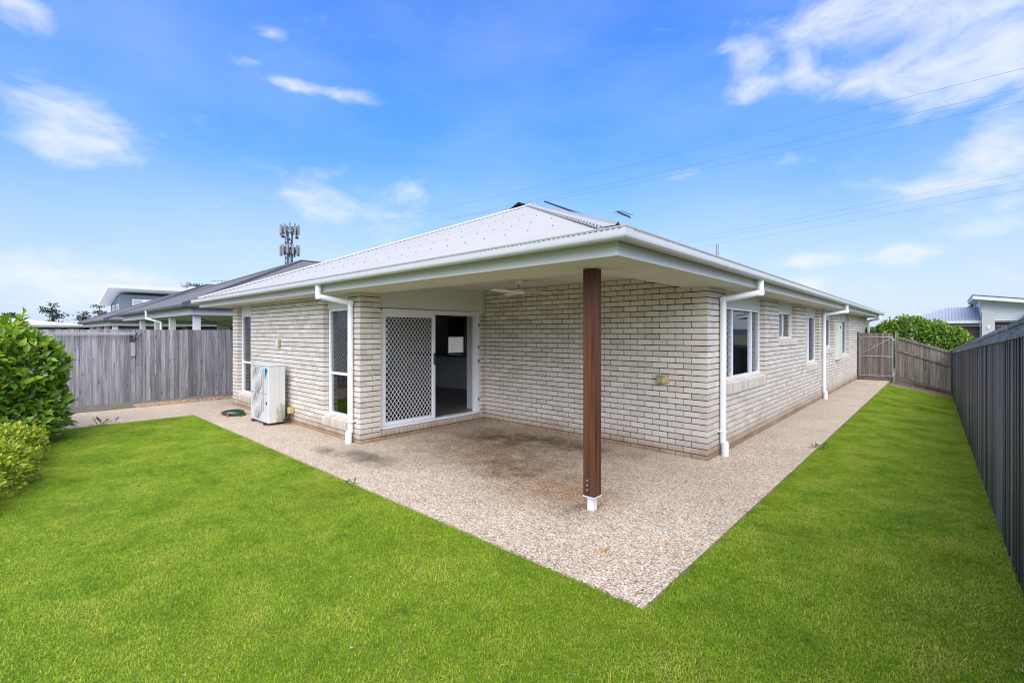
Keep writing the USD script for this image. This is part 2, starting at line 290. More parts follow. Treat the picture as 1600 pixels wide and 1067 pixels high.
class MB:
    """A mesh being gathered."""

    def __init__(s):
        s.v, s.f, s.t, s.n = [], [], [], 0

    def add(s, v, f, tone=0.5):
        v = np.asarray(v, float); f = np.asarray(f, int)
        if f.ndim == 2 and f.shape[1] == 4:
            f = np.vstack([f[:, [0, 1, 2]], f[:, [0, 2, 3]]])
        s.v.append(v); s.f.append(f + s.n); s.t.append(np.broadcast_to(np.asarray(tone, float), (len(v),)).copy()); s.n += len(v)
        return s

    def tm(s, m, tone=0.5):
        return s.add(m.vertices, m.faces, tone)

    def box(s, lo, hi, tone=0.5, c=0.0):
        lo, hi = np.minimum(lo, hi), np.maximum(lo, hi)
        if c:
            return s.add(*cham(lo, hi, c), tone)
        v = np.array([[a, b, d] for a in (lo[0], hi[0]) for b in (lo[1], hi[1]) for d in (lo[2], hi[2])])
        return s.add(v, BOXF, tone)

    def tube(s, pts, r, n=10, tone=0.5, caps=True):
        pts = np.asarray(pts, float); rr = np.broadcast_to(r, (len(pts),))
        d = np.gradient(pts, axis=0); d /= np.linalg.norm(d, axis=1, keepdims=True)
        ref = np.array([0, 0, 1.0]) if abs(d[0][2]) < .9 else np.array([1.0, 0, 0])
        rings = []
        u = np.cross(ref, d[0]); u /= np.linalg.norm(u)
        for p, q, ra in zip(pts, d, rr):
            u = u - q * (u @ q); u /= np.linalg.norm(u); w = np.cross(q, u)
            a = np.arange(n) * 2 * np.pi / n
            rings.append(p + ra * (np.cos(a)[:, None] * u + np.sin(a)[:, None] * w))
        v = np.vstack(rings); f = []
        for i in range(len(pts) - 1):
            for j in range(n):
                k = (j + 1) % n
                f.append([i * n + j, i * n + k, (i + 1) * n + k, (i + 1) * n + j])
        f = np.array(f); f = np.vstack([f[:, [0, 1, 2]], f[:, [0, 2, 3]]])
        if caps:
            m = (len(pts) - 1) * n
            f = np.vstack([f, [[0, j + 1, j] for j in range(1, n - 1)], [[m, m + j, m + j + 1] for j in range(1, n - 1)]])
        return s.add(v, f, tone)

    def mesh(s):
        return np.vstack(s.v), np.vstack(s.f)

    def tones(s):
        return np.concatenate(s.t)


BOXF = np.array([[0, 1, 3], [0, 3, 2], [4, 6, 7], [4, 7, 5], [0, 4, 5], [0, 5, 1], [2, 3, 7], [2, 7, 6], [0, 2, 6], [0, 6, 4], [1, 5, 7], [1, 7, 3]])


def cham(lo, hi, c):
    """A box with chamfered edges."""
    pts = []
    for a in range(3):
        for sx in (0, 1):
            for sy in (0, 1):
                for sz in (0, 1):
                    p = [hi[0] if sx else lo[0], hi[1] if sy else lo[1], hi[2] if sz else lo[2]]
                    for b in range(3):
                        if b != a:
                            p[b] += -c if (sx, sy, sz)[b] else c
                    pts.append(p)
    m = trimesh.convex.convex_hull(np.array(pts))
    return m.vertices, m.faces


class Fr:
    """A wall's frame: u along it, n out of it, z up."""

    def __init__(s, o, u, n):
        s.o, s.u, s.n = np.array(o, float), np.array(u, float), np.array(n, float)
        s.flip = np.dot(np.cross(s.u, s.n), [0, 0, 1]) < 0

    def p(s, u, n, z):
        return s.o + s.u * u + s.n * n + np.array([0, 0, z])

    def pts(s, a):
        a = np.asarray(a, float)
        return s.o + a[:, :1] * s.u + a[:, 1:2] * s.n + a[:, 2:] * np.array([0, 0, 1.0])

    def box(s, mb, u0, u1, n0, n1, z0, z1, tone=0.5, c=0.0):
        mb.box(s.p(u0, n0, z0), s.p(u1, n1, z1), tone, c)

    def prism(s, mb, prof, u0, u1, tone=0.5):
        """prof: (n, z) outline, drawn out along u."""
        k = len(prof)
        v = s.pts([(u, n, z) for u in (u0, u1) for n, z in prof])
        f = [[i, (i + 1) % k, k + (i + 1) % k] for i in range(k)] + [[i, k + (i + 1) % k, k + i] for i in range(k)] + [[0, i + 1, i] for i in range(1, k - 1)] + [[k, k + i, k + i + 1] for i in range(1, k - 1)]
        m = trimesh.Trimesh(v, f, process=False); m.fix_normals()
        mb.tm(m, tone)


class Thing:
    def __init__(s, name, label, cat, base=(0, 0, 0), group=None):
        s.path = numbered("/World", name); s.base = np.array(base, float)
        x = UsdGeom.Xform.Define(stage, s.path); x.AddTranslateOp().Set(Gf.Vec3d(*map(float, base)))
        s.prim = x.GetPrim()
        tag(s.prim, label, cat, group)

    def part(s, name, mb, material, parent=None, smooth=False, label=None, kind=None):
        path = numbered(parent or s.path, name)
        put(path, mb, material, smooth, s.base)
        p = stage.GetPrimAtPath(path)
        if label:
            p.SetCustomDataByKey("label", label)
        if kind:
            p.SetCustomDataByKey("kind", kind)
        return path


def tag(p, label=None, cat=None, group=None, kind=None):
    for k, v in (("label", label), ("category", cat), ("group", group), ("kind", kind)):
        if v:
            p.SetCustomDataByKey(k, v)


def put(path, mb, material, smooth=False, base=(0, 0, 0)):
    v, f = mb.mesh()
    m = usdkit.mesh(stage, path, (v - np.asarray(base), f), MAT[material], smooth=smooth)
    if smooth in (False, True):
        UsdGeom.PrimvarsAPI(m).CreatePrimvar("tone", Sdf.ValueTypeNames.FloatArray, "vertex").Set(Vt.FloatArray.FromNumpy(mb.tones().astype(np.float32)))
    return m


def single(name, mb, material, label=None, cat=None, group=None, kind=None, smooth=False):
    path = numbered("/World", name)
    put(path, mb, material, smooth)
    tag(stage.GetPrimAtPath(path), label, cat, group, kind)
    return path


def lathe(prof, c, n=20):
    """prof: (r, z) pairs."""
    v, f = [], []
    for r, z in prof:
        for j in range(n):
            a = 2 * math.pi * j / n
            v.append((c[0] + r * math.cos(a), c[1] + r * math.sin(a), c[2] + z))
    for i in range(len(prof) - 1):
        for j in range(n):
            k = (j + 1) % n
            f.append((i * n + j, i * n + k, (i + 1) * n + k, (i + 1) * n + j))
    return np.array(v), np.array(f)


# ------------------------------------------------------------------ ground, lawn, paving
FX0, FY0, FX1, FY1 = .393, 4.50, .278, 22.2                  # the charcoal fence's line


def fence_x(y):
    return FX0 + (FX1 - FX0) * (y - FY0) / (FY1 - FY0)


def fence_z(y):
    return .125 + (-.44 - .125) * (np.clip(y, 2.0, 23) - FY0) / (FY1 - FY0)


def lawn_z(x, y):
    x, y = np.asarray(x, float), np.asarray(y, float)
    t = np.clip((x + 1.44) / (fence_x(y) + 1.44), 0, 1.3)
    edge = -.02 - .10 * np.clip((y - 17) / 5.3, 0, 1)
    return edge + t * (fence_z(y) - edge) + .012 * (meshkit.noise(np.stack([x * .9, y * .9, x * 0], -1), 3) - .5)


g = MB()
g.add([[-900, -900, -.75], [900, -900, -.75], [900, 900, -.75], [-900, 900, -.75]], [[0, 1, 2, 3]])
single("ground", g, "ground_mat", kind="structure")


def grid(xs, ys, fz):
    X, Y = np.meshgrid(xs, ys)
    v = np.stack([X.ravel(), Y.ravel(), fz(X, Y).ravel()], -1)
    n = len(xs); f = [[j * n + i, j * n + i + 1, (j + 1) * n + i + 1, (j + 1) * n + i] for j in range(len(ys) - 1) for i in range(n - 1)]
    return v, np.array(f)


g = MB()
g.add(*grid(np.linspace(-12.1, -1.43, 46), np.linspace(-4, 2.86, 30), lawn_z))
g.add(*grid(np.linspace(-1.43, 1.2, 14), np.linspace(-4, 22.5, 110), lawn_z))
single("lawn", g, "lawn_thatch", kind="structure", smooth=True)
g = MB()
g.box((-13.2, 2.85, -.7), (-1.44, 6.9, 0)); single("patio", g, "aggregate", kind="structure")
g = MB()
g.box((-2.6, 6.903, -.7), (-1.437, 22.3, -.002)); single("side_path", g, "aggregate", kind="structure")
g = MB()
for a, b in ((-4.0, .98), (.986, 3.2), (3.206, 8.0)):
    g.box((-14.25, a, -.7), (-12.1, min(b, 2.847), -.002)) if a < 2.8 else None
g.box((-14.25, 2.853, -.7), (-13.203, 12.0, -.002))
single("left_path", g, "aggregate", kind="structure")
g = MB()
g.add(*grid(np.linspace(-15.2, -14.2, 12), np.linspace(-4, 14, 120), lambda x, y: -.03 + .11 * (x + 14.2) + .05 * meshkit.fbm(np.stack([x * 3, y * 3, x * 0], -1), 3, 5)))
single("garden_soil", g, "soil", kind="structure", smooth=True)
g = MB()
for i in range(1500):
    y = R.uniform(2.2, 5.5); x = R.uniform(-15.0, -14.2); r = R.uniform(.008, .028)
    m = trimesh.creation.icosphere(0, r); m.vertices *= [R.uniform(.7, 1.4), R.uniform(.7, 1.4), .6]; m.apply_translation((x, y, -.012 + r * .3)); g.tm(m, R.random())
single("gravel", g, "stone", "loose brown gravel and wood chips strewn on the soil strip below the left fence", "gravel", kind="stuff")

# ------------------------------------------------------------------ the house
house = Thing("brick_house", "low cream brick house with white metal roof, open alfresco corner and brown timber post", "house", (-7.7, 14.7, 0))
WX, WY, AY, LX = -2.42, 6.70, 3.90, -13.04          # right wall, inset wall, left wall, far left wall
DX = -6.90                                            # the wall with the sliding door
BD, REC, CO, Z0 = .125, .012, .086, -.018             # brick depth, joint recess, course, first course
ZT = 2.447
BR = []                                               # every brick: (score, v, f, tone)
F_left = Fr((LX, AY, 0), (1, 0, 0), (0, -1, 0)); F_door = Fr((DX, AY, 0), (0, 1, 0), (1, 0, 0))
F_inset = Fr((WX, WY, 0), (-1, 0, 0), (0, -1, 0)); F_right = Fr((WX, WY, 0), (0, 1, 0), (1, 0, 0))
BF = np.array([[0, 1, 5, 4], [1, 2, 6, 5], [2, 3, 7, 6], [3, 0, 4, 7], [4, 5, 9, 8], [5, 6, 10, 9], [6, 7, 11, 10], [7, 4, 8, 11], [8, 9, 10, 11]])


def brick(fr, u0, u1, z0, z1):
    p = R.gauss(0, .001); c = .003; j = [R.gauss(0, .0008) for _ in range(4)]
    u0 += j[0]; u1 += j[1]; z0 += j[2] * .6; z1 += j[3] * .6
    a = [(u0, -BD, z0), (u1, -BD, z0), (u1, -BD, z1), (u0, -BD, z1), (u0, p - c, z0), (u1, p - c, z0), (u1, p - c, z1), (u0, p - c, z1),
         (u0 + c, p, z0 + c), (u1 - c, p, z0 + c), (u1 - c, p, z1 - c), (u0 + c, p, z1 - c)]
    v = fr.pts(a); f = BF if not fr.flip else BF[:, ::-1]
    ctr = v[8:].mean(0); d = ctr - np.array([0, 0, 1.8]); r = np.linalg.norm(d)
    BR.append(((u1 - u0) * (z1 - z0) * max(0.0, -(d @ fr.n) / r) / r ** 2, v, f, R.random()))


def brick_wall(fr, L, top, openings, par, corner0=True, corner1=False, back0=REC, back1=REC):
    k = 0
    while Z0 + CO * k < top - .02:
        z0 = Z0 + CO * k; z1 = min(z0 + .0735, top)
        odd = (k + par) % 2
        a0 = (.12 if odd else 0.0) if corner0 else 0.0
        end = L - ((.12 if not odd else 0.0) if corner1 else 0.0)
        joints = [a0]
        x = a0 + (.23 if (corner0 or not odd) else .11)
        while x < end - .03:
            joints += [x, x + .01]; x += .24
        joints.append(end)
        zc = (z0 + z1) / 2
        cuts = [o for o in openings if o[2] < zc < o[3]]
        row = []
        for i in range(0, len(joints) - 1, 2):
            segs = [(joints[i], joints[i + 1])]
            for o in cuts:
                new = []
                for s0, s1 in segs:
                    if s1 <= o[0] or s0 >= o[1]:
                        new.append((s0, s1))
                    else:
                        if s0 < o[0]: new.append((s0, o[0]))
                        if s1 > o[1]: new.append((o[1], s1))
                segs = new
            row += segs
        i = 0
        while i < len(row):                              # no slivers: the neighbour is cut longer instead
            s0, s1 = row[i]
            if s1 - s0 < .07 and len(row) > 1:
                if i + 1 < len(row) and row[i + 1][0] - s1 < .02: row[i + 1] = (s0, row[i + 1][1]); row.pop(i); continue
                if i > 0 and s0 - row[i - 1][1] < .02: row[i - 1] = (row[i - 1][0], s1); row.pop(i); continue
            i += 1
        for s0, s1 in row:
            brick(fr, s0, s1, z0, z1)
        k += 1
    # mortar backing
    mb = MB()
    us = sorted({back0, L - back1} | {o[0] - REC for o in openings} | {o[1] + REC for o in openings})
    us = [u for u in us if back0 - 1e-6 <= u <= L - back1 + 1e-6]
    for u0, u1 in zip(us, us[1:]):
        if u1 - u0 < 1e-4:
            continue
        m = (u0 + u1) / 2
        o = next((o for o in openings if o[0] - REC < m < o[1] + REC), None)
        if o is None:
            fr.box(mb, u0, u1, -.13, -REC, -.1, top)
        else:
            fr.box(mb, u0, u1, -.13, -REC, -.1, o[2] - REC)
            if o[3] < top:
                fr.box(mb, u0, u1, -.13, -REC, o[3] + REC, top)
    return mb


def sill(fr, u0, u1, zt):
    """A sloping sill of bricks on edge."""
    mb, jt = MB(), MB(); zb = course(zt - .15)
    u = u0
    while u < u1 - .02:
        e = min(u + .076, u1)
        fr.prism(mb, [(-.105, zt + .012), (.028, zt - .028), (.020, zb + .004), (-.105, zb)], u, e, R.random())
        u += .086
    fr.prism(jt, [(-.11, zt + .004), (.018, zt - .036), (.011, zb + .008), (-.11, zb - .004)], u0 + .004, u1 - .004)
    return mb, jt


def diamonds(fr, u0, u1, z0, z1, n, pu, pz, w=.007):
    """A grille of crossing bars."""
    mb = MB(); k = pz / pu
    for s, off in ((1, 0.0), (-1, .004)):
        c = z0 - (u1 - u0) * k * (1 if s > 0 else 0); top = z1 + (0 if s > 0 else (u1 - u0) * k)
        while c < top:
            # z = c + s*k*(u-u0)
            us = [u0, u1]
            a, b = sorted(((z0 - c) / (s * k) + u0, (z1 - c) / (s * k) + u0))
            a, b = max(a, u0), min(b, u1)
            if b - a > .01:
                za, zb = c + s * k * (a - u0), c + s * k * (b - u0)
                d = np.array([b - a, zb - za]); d /= np.linalg.norm(d); q = np.array([-d[1], d[0]]) * w / 2
                v = fr.pts([(uu + e * q[0], n + off + t, zz + e * q[1]) for uu, zz in ((a, za), (b, zb)) for e in (-1, 1) for t in (0, .004)])
                m = trimesh.Trimesh(v, [[0, 1, 3], [0, 3, 2], [4, 6, 7], [4, 7, 5], [0, 4, 5], [0, 5, 1], [2, 3, 7], [2, 7, 6], [0, 2, 6], [0, 6, 4], [1, 5, 7], [1, 7, 3]], process=False); m.fix_normals()
                mb.tm(m)
            c += pz
    return mb


def frame_mesh(fr, u0, u1, z0, z1, n0, n1, w=.045, mull=(), trans=()):
    mb = MB()
    fr.box(mb, u0, u0 + w, n0, n1, z0, z1, c=.003); fr.box(mb, u1 - w, u1, n0, n1, z0, z1, c=.003)
    fr.box(mb, u0 + w, u1 - w, n0, n1 - .002, z1 - w, z1, c=.003); fr.box(mb, u0 + w, u1 - w, n0, n1 - .002, z0, z0 + w, c=.003)
    for m in mull:
        fr.box(mb, m - w / 2, m + w / 2, n0, n1 - .001, z0 + w, z1 - w, c=.003)
    for t in trans:
        fr.box(mb, u0 + w, u1 - w, n0, n1 - .001, t - w / 2, t + w / 2, c=.003)
    return mb


def window(fr, u0, u1, z0, z1, cells, screens, mull=(), trans=(), top=ZT, blind=None, mesh_mat="white_aluminium", pitch=(.075, .105), bar=.0048):
    """cells: (u0, u1, z0, z1) of panes; screens: indexes of cells with a grille."""
    w = house.part("window", frame_mesh(fr, u0 + .006, u1 - .006, z0 + .01, z1, -.15, -.10, .045, mull, trans), "white_aluminium")
    for i, (a, b, c, d) in enumerate(cells):
        m = MB(); fr.box(m, a + .012, b - .012, -.137, -.131, c + .012, d - .012); house.part("pane", m, "window_glass", w)
        if i in screens:
            house.part("security_screen", diamonds(fr, a + .02, b - .02, c + .02, d - .02, -.118, *pitch, bar), mesh_mat, w)
    if blind:
        for a, b, c, d, mt in blind:
            m = MB(); fr.box(m, a, b, -.20, -.19, c, d); house.part("blind", m, mt, w)
    s, j = sill(fr, u0 + .004, u1 - .004, z0)
    house.part("sill", s, "brick", w); house.part("sill_joint", j, "mortar", w)
    if top - z1 > .03:
        m = MB(); fr.box(m, u0 + .003, u1 - .003, -.13, -.085, z1, top); house.part("infill_panel", m, "infill_paint", w)


# openings: (u0, u1, z0 of the brick cut, z1)
def course(z):
    return Z0 + CO * round((z - Z0) / CO)


def op(fr_o, a, b, sill_top, z1=9.0):
    return (a - fr_o, b - fr_o, course(sill_top - .15), z1)


opA, opB = (-12.70 - LX, -11.80 - LX, course(.185), 9), (-8.17 - LX, -7.31 - LX, course(.185), 9)
walls = [(F_left, DX - LX, ZT, [opA, opB], 0, False, True),
         (F_door, WY - AY, 2.64, [(4.285 - AY, 6.60 - AY, course(.08), 9)], 0, True, False),
         (F_inset, WX - DX, 2.64, [], 0, True, False),
         (F_right, 25.7 - WY, ZT, [op(WY, 7.48, 9.61, 1.035), op(WY, 10.62, 12.14, 1.66), op(WY, 13.22, 14.785, 1.02), op(WY, 15.55, 17.045, 1.345), op(WY, 18.70, 20.225, 1.03)], 1, True, False)]
wall_paths = []
for i, (fr, L, top, ops, par, c0, c1) in enumerate(walls):
    mb = brick_wall(fr, L, top, ops, par, c0, c1, back0=REC if i in (0, 2) else .13, back1=REC if i == 0 else (.0 if i != 2 else 0.0))
    wall_paths.append(house.part("wall", mb, "mortar"))
wid = {id(F_left): 0, id(F_door): 1, id(F_inset): 2, id(F_right): 3}
order = sorted(range(len(BR)), key=lambda i: -BR[i][0])
rest = MB()
for rank, i in enumerate(order):
    sc, v, f, t = BR[i]
    if rank < 298:
        c = v[8:].mean(0); m = MB().add(v, f, t)
        k = 2 if (abs(c[1] - WY) < .02 and c[0] < WX - .02) else 3 if abs(c[0] - WX) < .02 else 1 if abs(c[0] - DX) < .02 else 0
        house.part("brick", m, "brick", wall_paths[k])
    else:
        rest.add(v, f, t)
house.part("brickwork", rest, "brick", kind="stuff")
# unseen outer walls, and the rooms
m = MB()
for a, b, z0, z1 in ((4.04, 5.2, -.1, ZT), (5.2, 8.4, 2.2, ZT), (5.2, 8.4, -.1, .25), (8.4, 10.70, -.1, ZT), (11.54, 25.57, -.1, ZT), (10.70, 11.54, -.1, 1.02), (10.70, 11.54, 2.35, ZT)):
    m.box((LX, a, z0), (LX + .13, b, z1))
m.box((LX, 25.57, -.1), (WX - .14, 25.70, ZT))
house.part("rear_wall", m, "brick")
m = MB(); m.box((LX + .14, 4.04, -.05), (DX - .14, 6.83, .165)); m.box((LX + .14, 6.83, -.05), (WX - .14, 25.5, .165)); house.part("interior_floor", m, "interior_floor")
m = MB(); m.box((LX + .14, 4.04, 2.62), (DX - .14, 6.83, 2.64)); m.box((LX + .14, 6.83, 2.62), (WX - .14, 25.5, 2.64)); house.part("interior_ceiling", m, "interior_wall")
m = MB()
m.box((LX + .14, 4.03, .165), (-12.71, 4.06, 2.62)); m.box((-11.79, 4.03, .165), (-8.18, 4.06, 2.62)); m.box((-7.30, 4.03, .165), (-7.04, 4.06, 2.62))
m.box((-7.60, 6.83, .165), (-2.60, 6.87, 2.62)); m.box((-5.4, 6.87, .165), (-5.3, 25.5, 2.62)); m.box((LX + .14, 13.4, .165), (-5.4, 13.5, 2.62))  # long partition behind the right windows added to keep their rooms dark
for a, b, z0, z1 in ((4.06, 5.2, .165, 2.62), (5.2, 8.4, 2.2, 2.62), (5.2, 8.4, .165, .25), (8.4, 10.70, .165, 2.62), (11.54, 13.4, .165, 2.62), (10.70, 11.54, .165, 1.02), (10.70, 11.54, 2.35, 2.62)):
    m.box((LX + .131, a, z0), (LX + .15, b, z1))
for y in (10.1, 12.7, 15.15, 17.9):
    m.box((-5.3, y, .165), (-2.56, y + .08, 2.62))
house.part("interior_wall", m, "interior_wall")
m = MB(); m.box((-12.88, 9.0, .165), (-8.2, 9.12, 1.10)); house.part("kitchen_bar", m, "interior_wall")
m = MB(); m.box((-12.88, 8.85, 1.10), (-8.1, 9.45, 1.14), c=.006); kb = house.part("bar_top", m, "bench_top")
# kitchen window seen through the open door
F_kit = Fr((LX + .13, 10.70, 0), (0, 1, 0), (1, 0, 0))
w = house.part("kitchen_window", frame_mesh(F_kit, 0.0, .84, 1.02, 2.35, -.10, -.03, .05, trans=(1.66,)), "white_aluminium")
house.part("security_screen", diamonds(F_kit, .05, .79, 1.06, 1.64, -.07, .10, .12, .012), "white_aluminium", w)
m = MB(); F_kit.box(m, .05, .79, -.06, -.05, 1.66, 2.31); house.part("blind", m, "bench_top", w)
m = MB(); F_kit.box(m, -.03, .87, .0, .10, .985, 1.015); house.part("window_ledge", m, "white_aluminium", w)

F_side = Fr((LX + .13, 5.2, 0), (0, 1, 0), (1, 0, 0))
w = house.part("side_window", frame_mesh(F_side, .003, 3.197, .253, 2.197, -.10, -.03, .05, mull=(1.6,)), "white_aluminium")  # unseen window, added to let more daylight into the room
m = MB(); F_side.box(m, .05, 3.15, -.07, -.063, .3, 2.15); house.part("pane", m, "window_glass", w)
# windows of the left wall
for a, b in ((opA[0], opA[1]), (opB[0], opB[1])):
    window(F_left, a, b, .335, 2.225, [(a + .05, b - .05, .38, 1.06), (a + .05, b - .05, 1.10, 2.18)], [1], trans=(1.08,), blind=[(a + .03, b - .03, 1.09, 2.2, "blind_grey")], mesh_mat="screen_dark", pitch=(.06, .085))
# windows of the right wall
U = lambda y: y - WY
a, b = U(7.48), U(9.61); m1, m2 = a + .60, b - .50
window(F_right, a, b, 1.035, 2.215, [(a + .05, m1 - .022, 1.09, 2.165), (m1 + .022, m2 - .022, 1.09, 2.165), (m2 + .022, b - .05, 1.09, 2.165)], [0, 2], mull=(m1, m2), mesh_mat="blind_grey")
a, b = U(10.62), U(12.14); m1 = (a + b) / 2
window(F_right, a, b, 1.66, 2.24, [(a + .05, m1 - .022, 1.715, 2.19), (m1 + .022, b - .05, 1.715, 2.19)], [0], mull=(m1,), mesh_mat="screen_dark")
a, b = U(13.22), U(14.785); m1 = (a + b) / 2
window(F_right, a, b, 1.02, 2.22, [(a + .05, m1 - .022, 1.075, 2.17), (m1 + .022, b - .05, 1.075, 2.17)], [1], mull=(m1,), mesh_mat="screen_dark", blind=[(a + .04, m1, 1.06, 2.2, "blind_white")])
a, b = U(15.55), U(17.045); m1 = (a + b) / 2
window(F_right, a, b, 1.345, 2.22, [(a + .05, m1 - .022, 1.40, 2.17), (m1 + .022, b - .05, 1.40, 2.17)], [1], mull=(m1,), mesh_mat="screen_dark")
a, b = U(18.70), U(20.225); m1 = (a + b) / 2
window(F_right, a, b, 1.03, 2.22, [(a + .05, m1 - .022, 1.085, 2.17), (m1 + .022, b - .05, 1.085, 2.17)], [1], mull=(m1,), mesh_mat="screen_dark")

# sliding door
du0, du1 = 4.295 - AY, 6.595 - AY
dm = MB()
F_door.box(dm, du0, du0 + .05, -.16, -.045, .17, 2.19, c=.003); F_door.box(dm, du1 - .10, du1, -.16, -.045, .17, 2.215, c=.003)
F_door.box(dm, du0 + .05, du1 - .10, -.16, -.05, 2.13, 2.21, c=.003); F_door.box(dm, du0 + .05, du1 - .10, -.16, -.03, .166, .205, c=.003)
door = house.part("sliding_door", dm, "white_aluminium")
s0, s1 = du0 + .055, 5.47 - AY
house.part("screen_frame", frame_mesh(F_door, s0, s1, .21, 2.13, -.10, -.06, .062), "white_aluminium", door)
house.part("screen_mesh", diamonds(F_door, s0 + .055, s1 - .055, .265, 2.075, -.088, .0765, .103, .0075), "white_aluminium", door)
m = MB(); F_door.box(m, s0 + .02, s1 + .03, -.140, -.132, .21, 2.13); house.part("glass_panel", m, "tinted_glass", door)
m = MB(); F_door.box(m, s1 - .048, s1 - .018, -.06, -.035, 1.20, 1.42, c=.006); house.part("handle", m, "black_metal", door)
m = MB(); F_door.box(m, s1 - .03, s1 + .02, -.145, -.105, .21, 2.13); house.part("glass_panel_frame", m, "white_aluminium", door)
for z in (.45, 1.22, 1.5, 1.95):
    m = MB(); F_door.box(m, du1 - .045, du1 - .02, -.045, -.036, z - .035, z + .035); house.part("latch_plate", m, "screw_dark", door)
m = MB(); F_door.box(m, du0, du1 + .0, -.13, -.05, 2.222, 2.645); house.part("infill_panel", m, "infill_paint", door)
m = MB(); F_door.box(m, du1 - .015, du1 + .08, -.05, .012, 2.19, 2.645); house.part("infill_cover_strip", m, "infill_paint", door)
# header course below the door
u = du0
mb, jt = MB(), MB()
while u < du1 - .02:
    e = min(u + .076, du1 + .004)
    F_door.prism(mb, [(-.10, .163), (.012, .150), (.010, .072), (-.10, .072)], u, e, R.random()); u += .086
F_door.box(jt, du0 + .004, du1 - .004, -.10, .004, .066, .146)
st = house.part("door_step", mb, "brick"); house.part("step_joint", jt, "mortar", st)

# soffit, ceiling, fascia, gutter
EX0, EX1, EY0, EY1 = -14.28, -2.00, 3.49, 26.1       # fascia plane
m = MB()
m.box((EX0 + .01, EY0 + .01, 2.449), (DX, AY + .16, 2.455)); m.box((DX + .003, EY0 + .01, 2.449), (EX1 - .01, 4.22, 2.655))
m.box((-2.74, 4.2215, 2.449), (EX1 - .01, WY + .05, 2.655)); m.box((WX - .16, WY + .0515, 2.449), (EX1 - .01, EY1 - .01, 2.455)); m.box((EX0 + .01, AY + .163, 2.449), (LX + .1, EY1 - .01, 2.455))
m.box((LX + .103, 25.5, 2.449), (WX - .163, EY1 - .01, 2.455))
house.part("soffit", m, "soffit_paint")
m = MB(); m.box((DX - .05, 4.2215, 2.642), (-2.7415, WY + .08, 2.66)); house.part("alfresco_ceiling", m, "soffit_paint")
for y in (4.80, 5.75):
    m = MB(); m.box((DX, y, 2.637), (-2.742, y + .03, 2.6425)); house.part("cover_strip", m, "soffit_paint")
m = MB()
for a in (-11.2, -8.1, -5.0):
    m = MB(); m.box((a, EY0 + .012, 2.4455), (a + .03, 3.9 if a < DX else 4.22, 2.4492)); house.part("soffit_strip", m, "soffit_paint")
for a in (5.2, 7.9, 10.6, 13.3, 16.0, 18.7, 21.4):
    m = MB(); m.box((-2.43 if a > 6.7 else -2.74, a, 2.4455), (EX1 - .012, a + .03, 2.4492)); house.part("soffit_strip", m, "soffit_paint")


def ring(mb, prof, x0, x1, y0, y1, closed=False):
    """A profile (out, z) carried round a rectangle with mitred corners."""
    v = []
    for o, z in prof:
        v += [(x0 - o, y0 - o, z), (x1 + o, y0 - o, z), (x1 + o, y1 + o, z), (x0 - o, y1 + o, z)]
    f = []
    k = len(prof)
    for i in range(k if closed else k - 1):
        j2 = (i + 1) % k
        for j in range(4):
            f.append((i * 4 + j, i * 4 + (j + 1) % 4, j2 * 4 + (j + 1) % 4, j2 * 4 + j))
    mb.add(np.array(v), np.array(f)[:, ::-1])


m = MB(); ring(m, [(-.02, 2.60), (0, 2.60), (0, 2.548), (-.006, 2.543), (-.006, 2.520), (0, 2.515), (0, 2.505), (-.006, 2.500), (-.006, 2.486), (.002, 2.478), (.002, 2.446), (-.03, 2.446)], EX0, EX1, EY0, EY1)
house.part("fascia", m, "fascia_paint")
m = MB(); ring(m, [(.0015, 2.57), (.06, 2.557), (.115, 2.553), (.138, 2.558), (.150, 2.572), (.153, 2.590), (.153, 2.640), (.158, 2.646), (.160, 2.655), (.148, 2.655), (.143, 2.64), (.143, 2.585), (.03, 2.575), (.0015, 2.62)], EX0, EX1, EY0, EY1)
gut = house.part("gutter", m, "gutter_paint")
m = MB()
x = EX0 + .1
while x < EX1 + .1:
    m.box((x, EY0 - .155, 2.632), (x + .03, EY0 - .150, 2.637)); x += .055
y = EY0
while y < 20:
    m.box((EX1 + .150, y, 2.632), (EX1 + .155, y + .03, 2.637)); y += .055
house.part("overflow_slot", m, "screw_dark", gut, kind="stuff")

# roof
RX0, RX1, RY0, RY1, RZ, PITCH = -14.40, -1.90, 3.38, 26.2, 2.635, .413
HALF = (RX1 - RX0) / 2


def sheet(o, e, s, L, corr=True, amp=.0065):
    o, e, s = map(np.array, (o, e, s)); du = .0762 / 6 if corr else L / 40
    us = np.linspace(0, L, int(L / du) + 1); mb = MB(); v, f = [], []
    nrm = np.array([-s[0] * PITCH, -s[1] * PITCH, 1]) / math.hypot(1, PITCH)
    for u in us:
        h = max(0.0, min(u, L - u, HALF)); w = amp * math.cos(2 * math.pi * u / .0762) if corr else 0
        a = o + e * u; v += [a + nrm * w, a + s * h + np.array([0, 0, PITCH * h]) + nrm * w]
    for i in range(len(us) - 1):
        f.append((2 * i, 2 * i + 2, 2 * i + 3, 2 * i + 1))
    mb.add(np.array(v), np.array(f)); return mb


roof = house.part("roof", sheet((RX0, RY0, RZ), (1., 0, 0), (0, 1., 0), RX1 - RX0), "roof_paint", smooth=True)
house.part("roof", sheet((RX1, RY0, RZ), (0, 1., 0), (-1., 0, 0), RY1 - RY0), "roof_paint", smooth=True)
house.part("roof", sheet((RX0, RY1, RZ), (0, -1., 0), (1., 0, 0), RY1 - RY0, False), "roof_paint")
house.part("roof", sheet((RX1, RY1, RZ), (-1., 0, 0), (0, -1., 0), RX1 - RX0, False), "roof_paint")
AP1 = np.array([RX0 + HALF, RY0 + HALF, RZ + PITCH * HALF]); AP2 = np.array([RX0 + HALF, RY1 - HALF, AP1[2]])


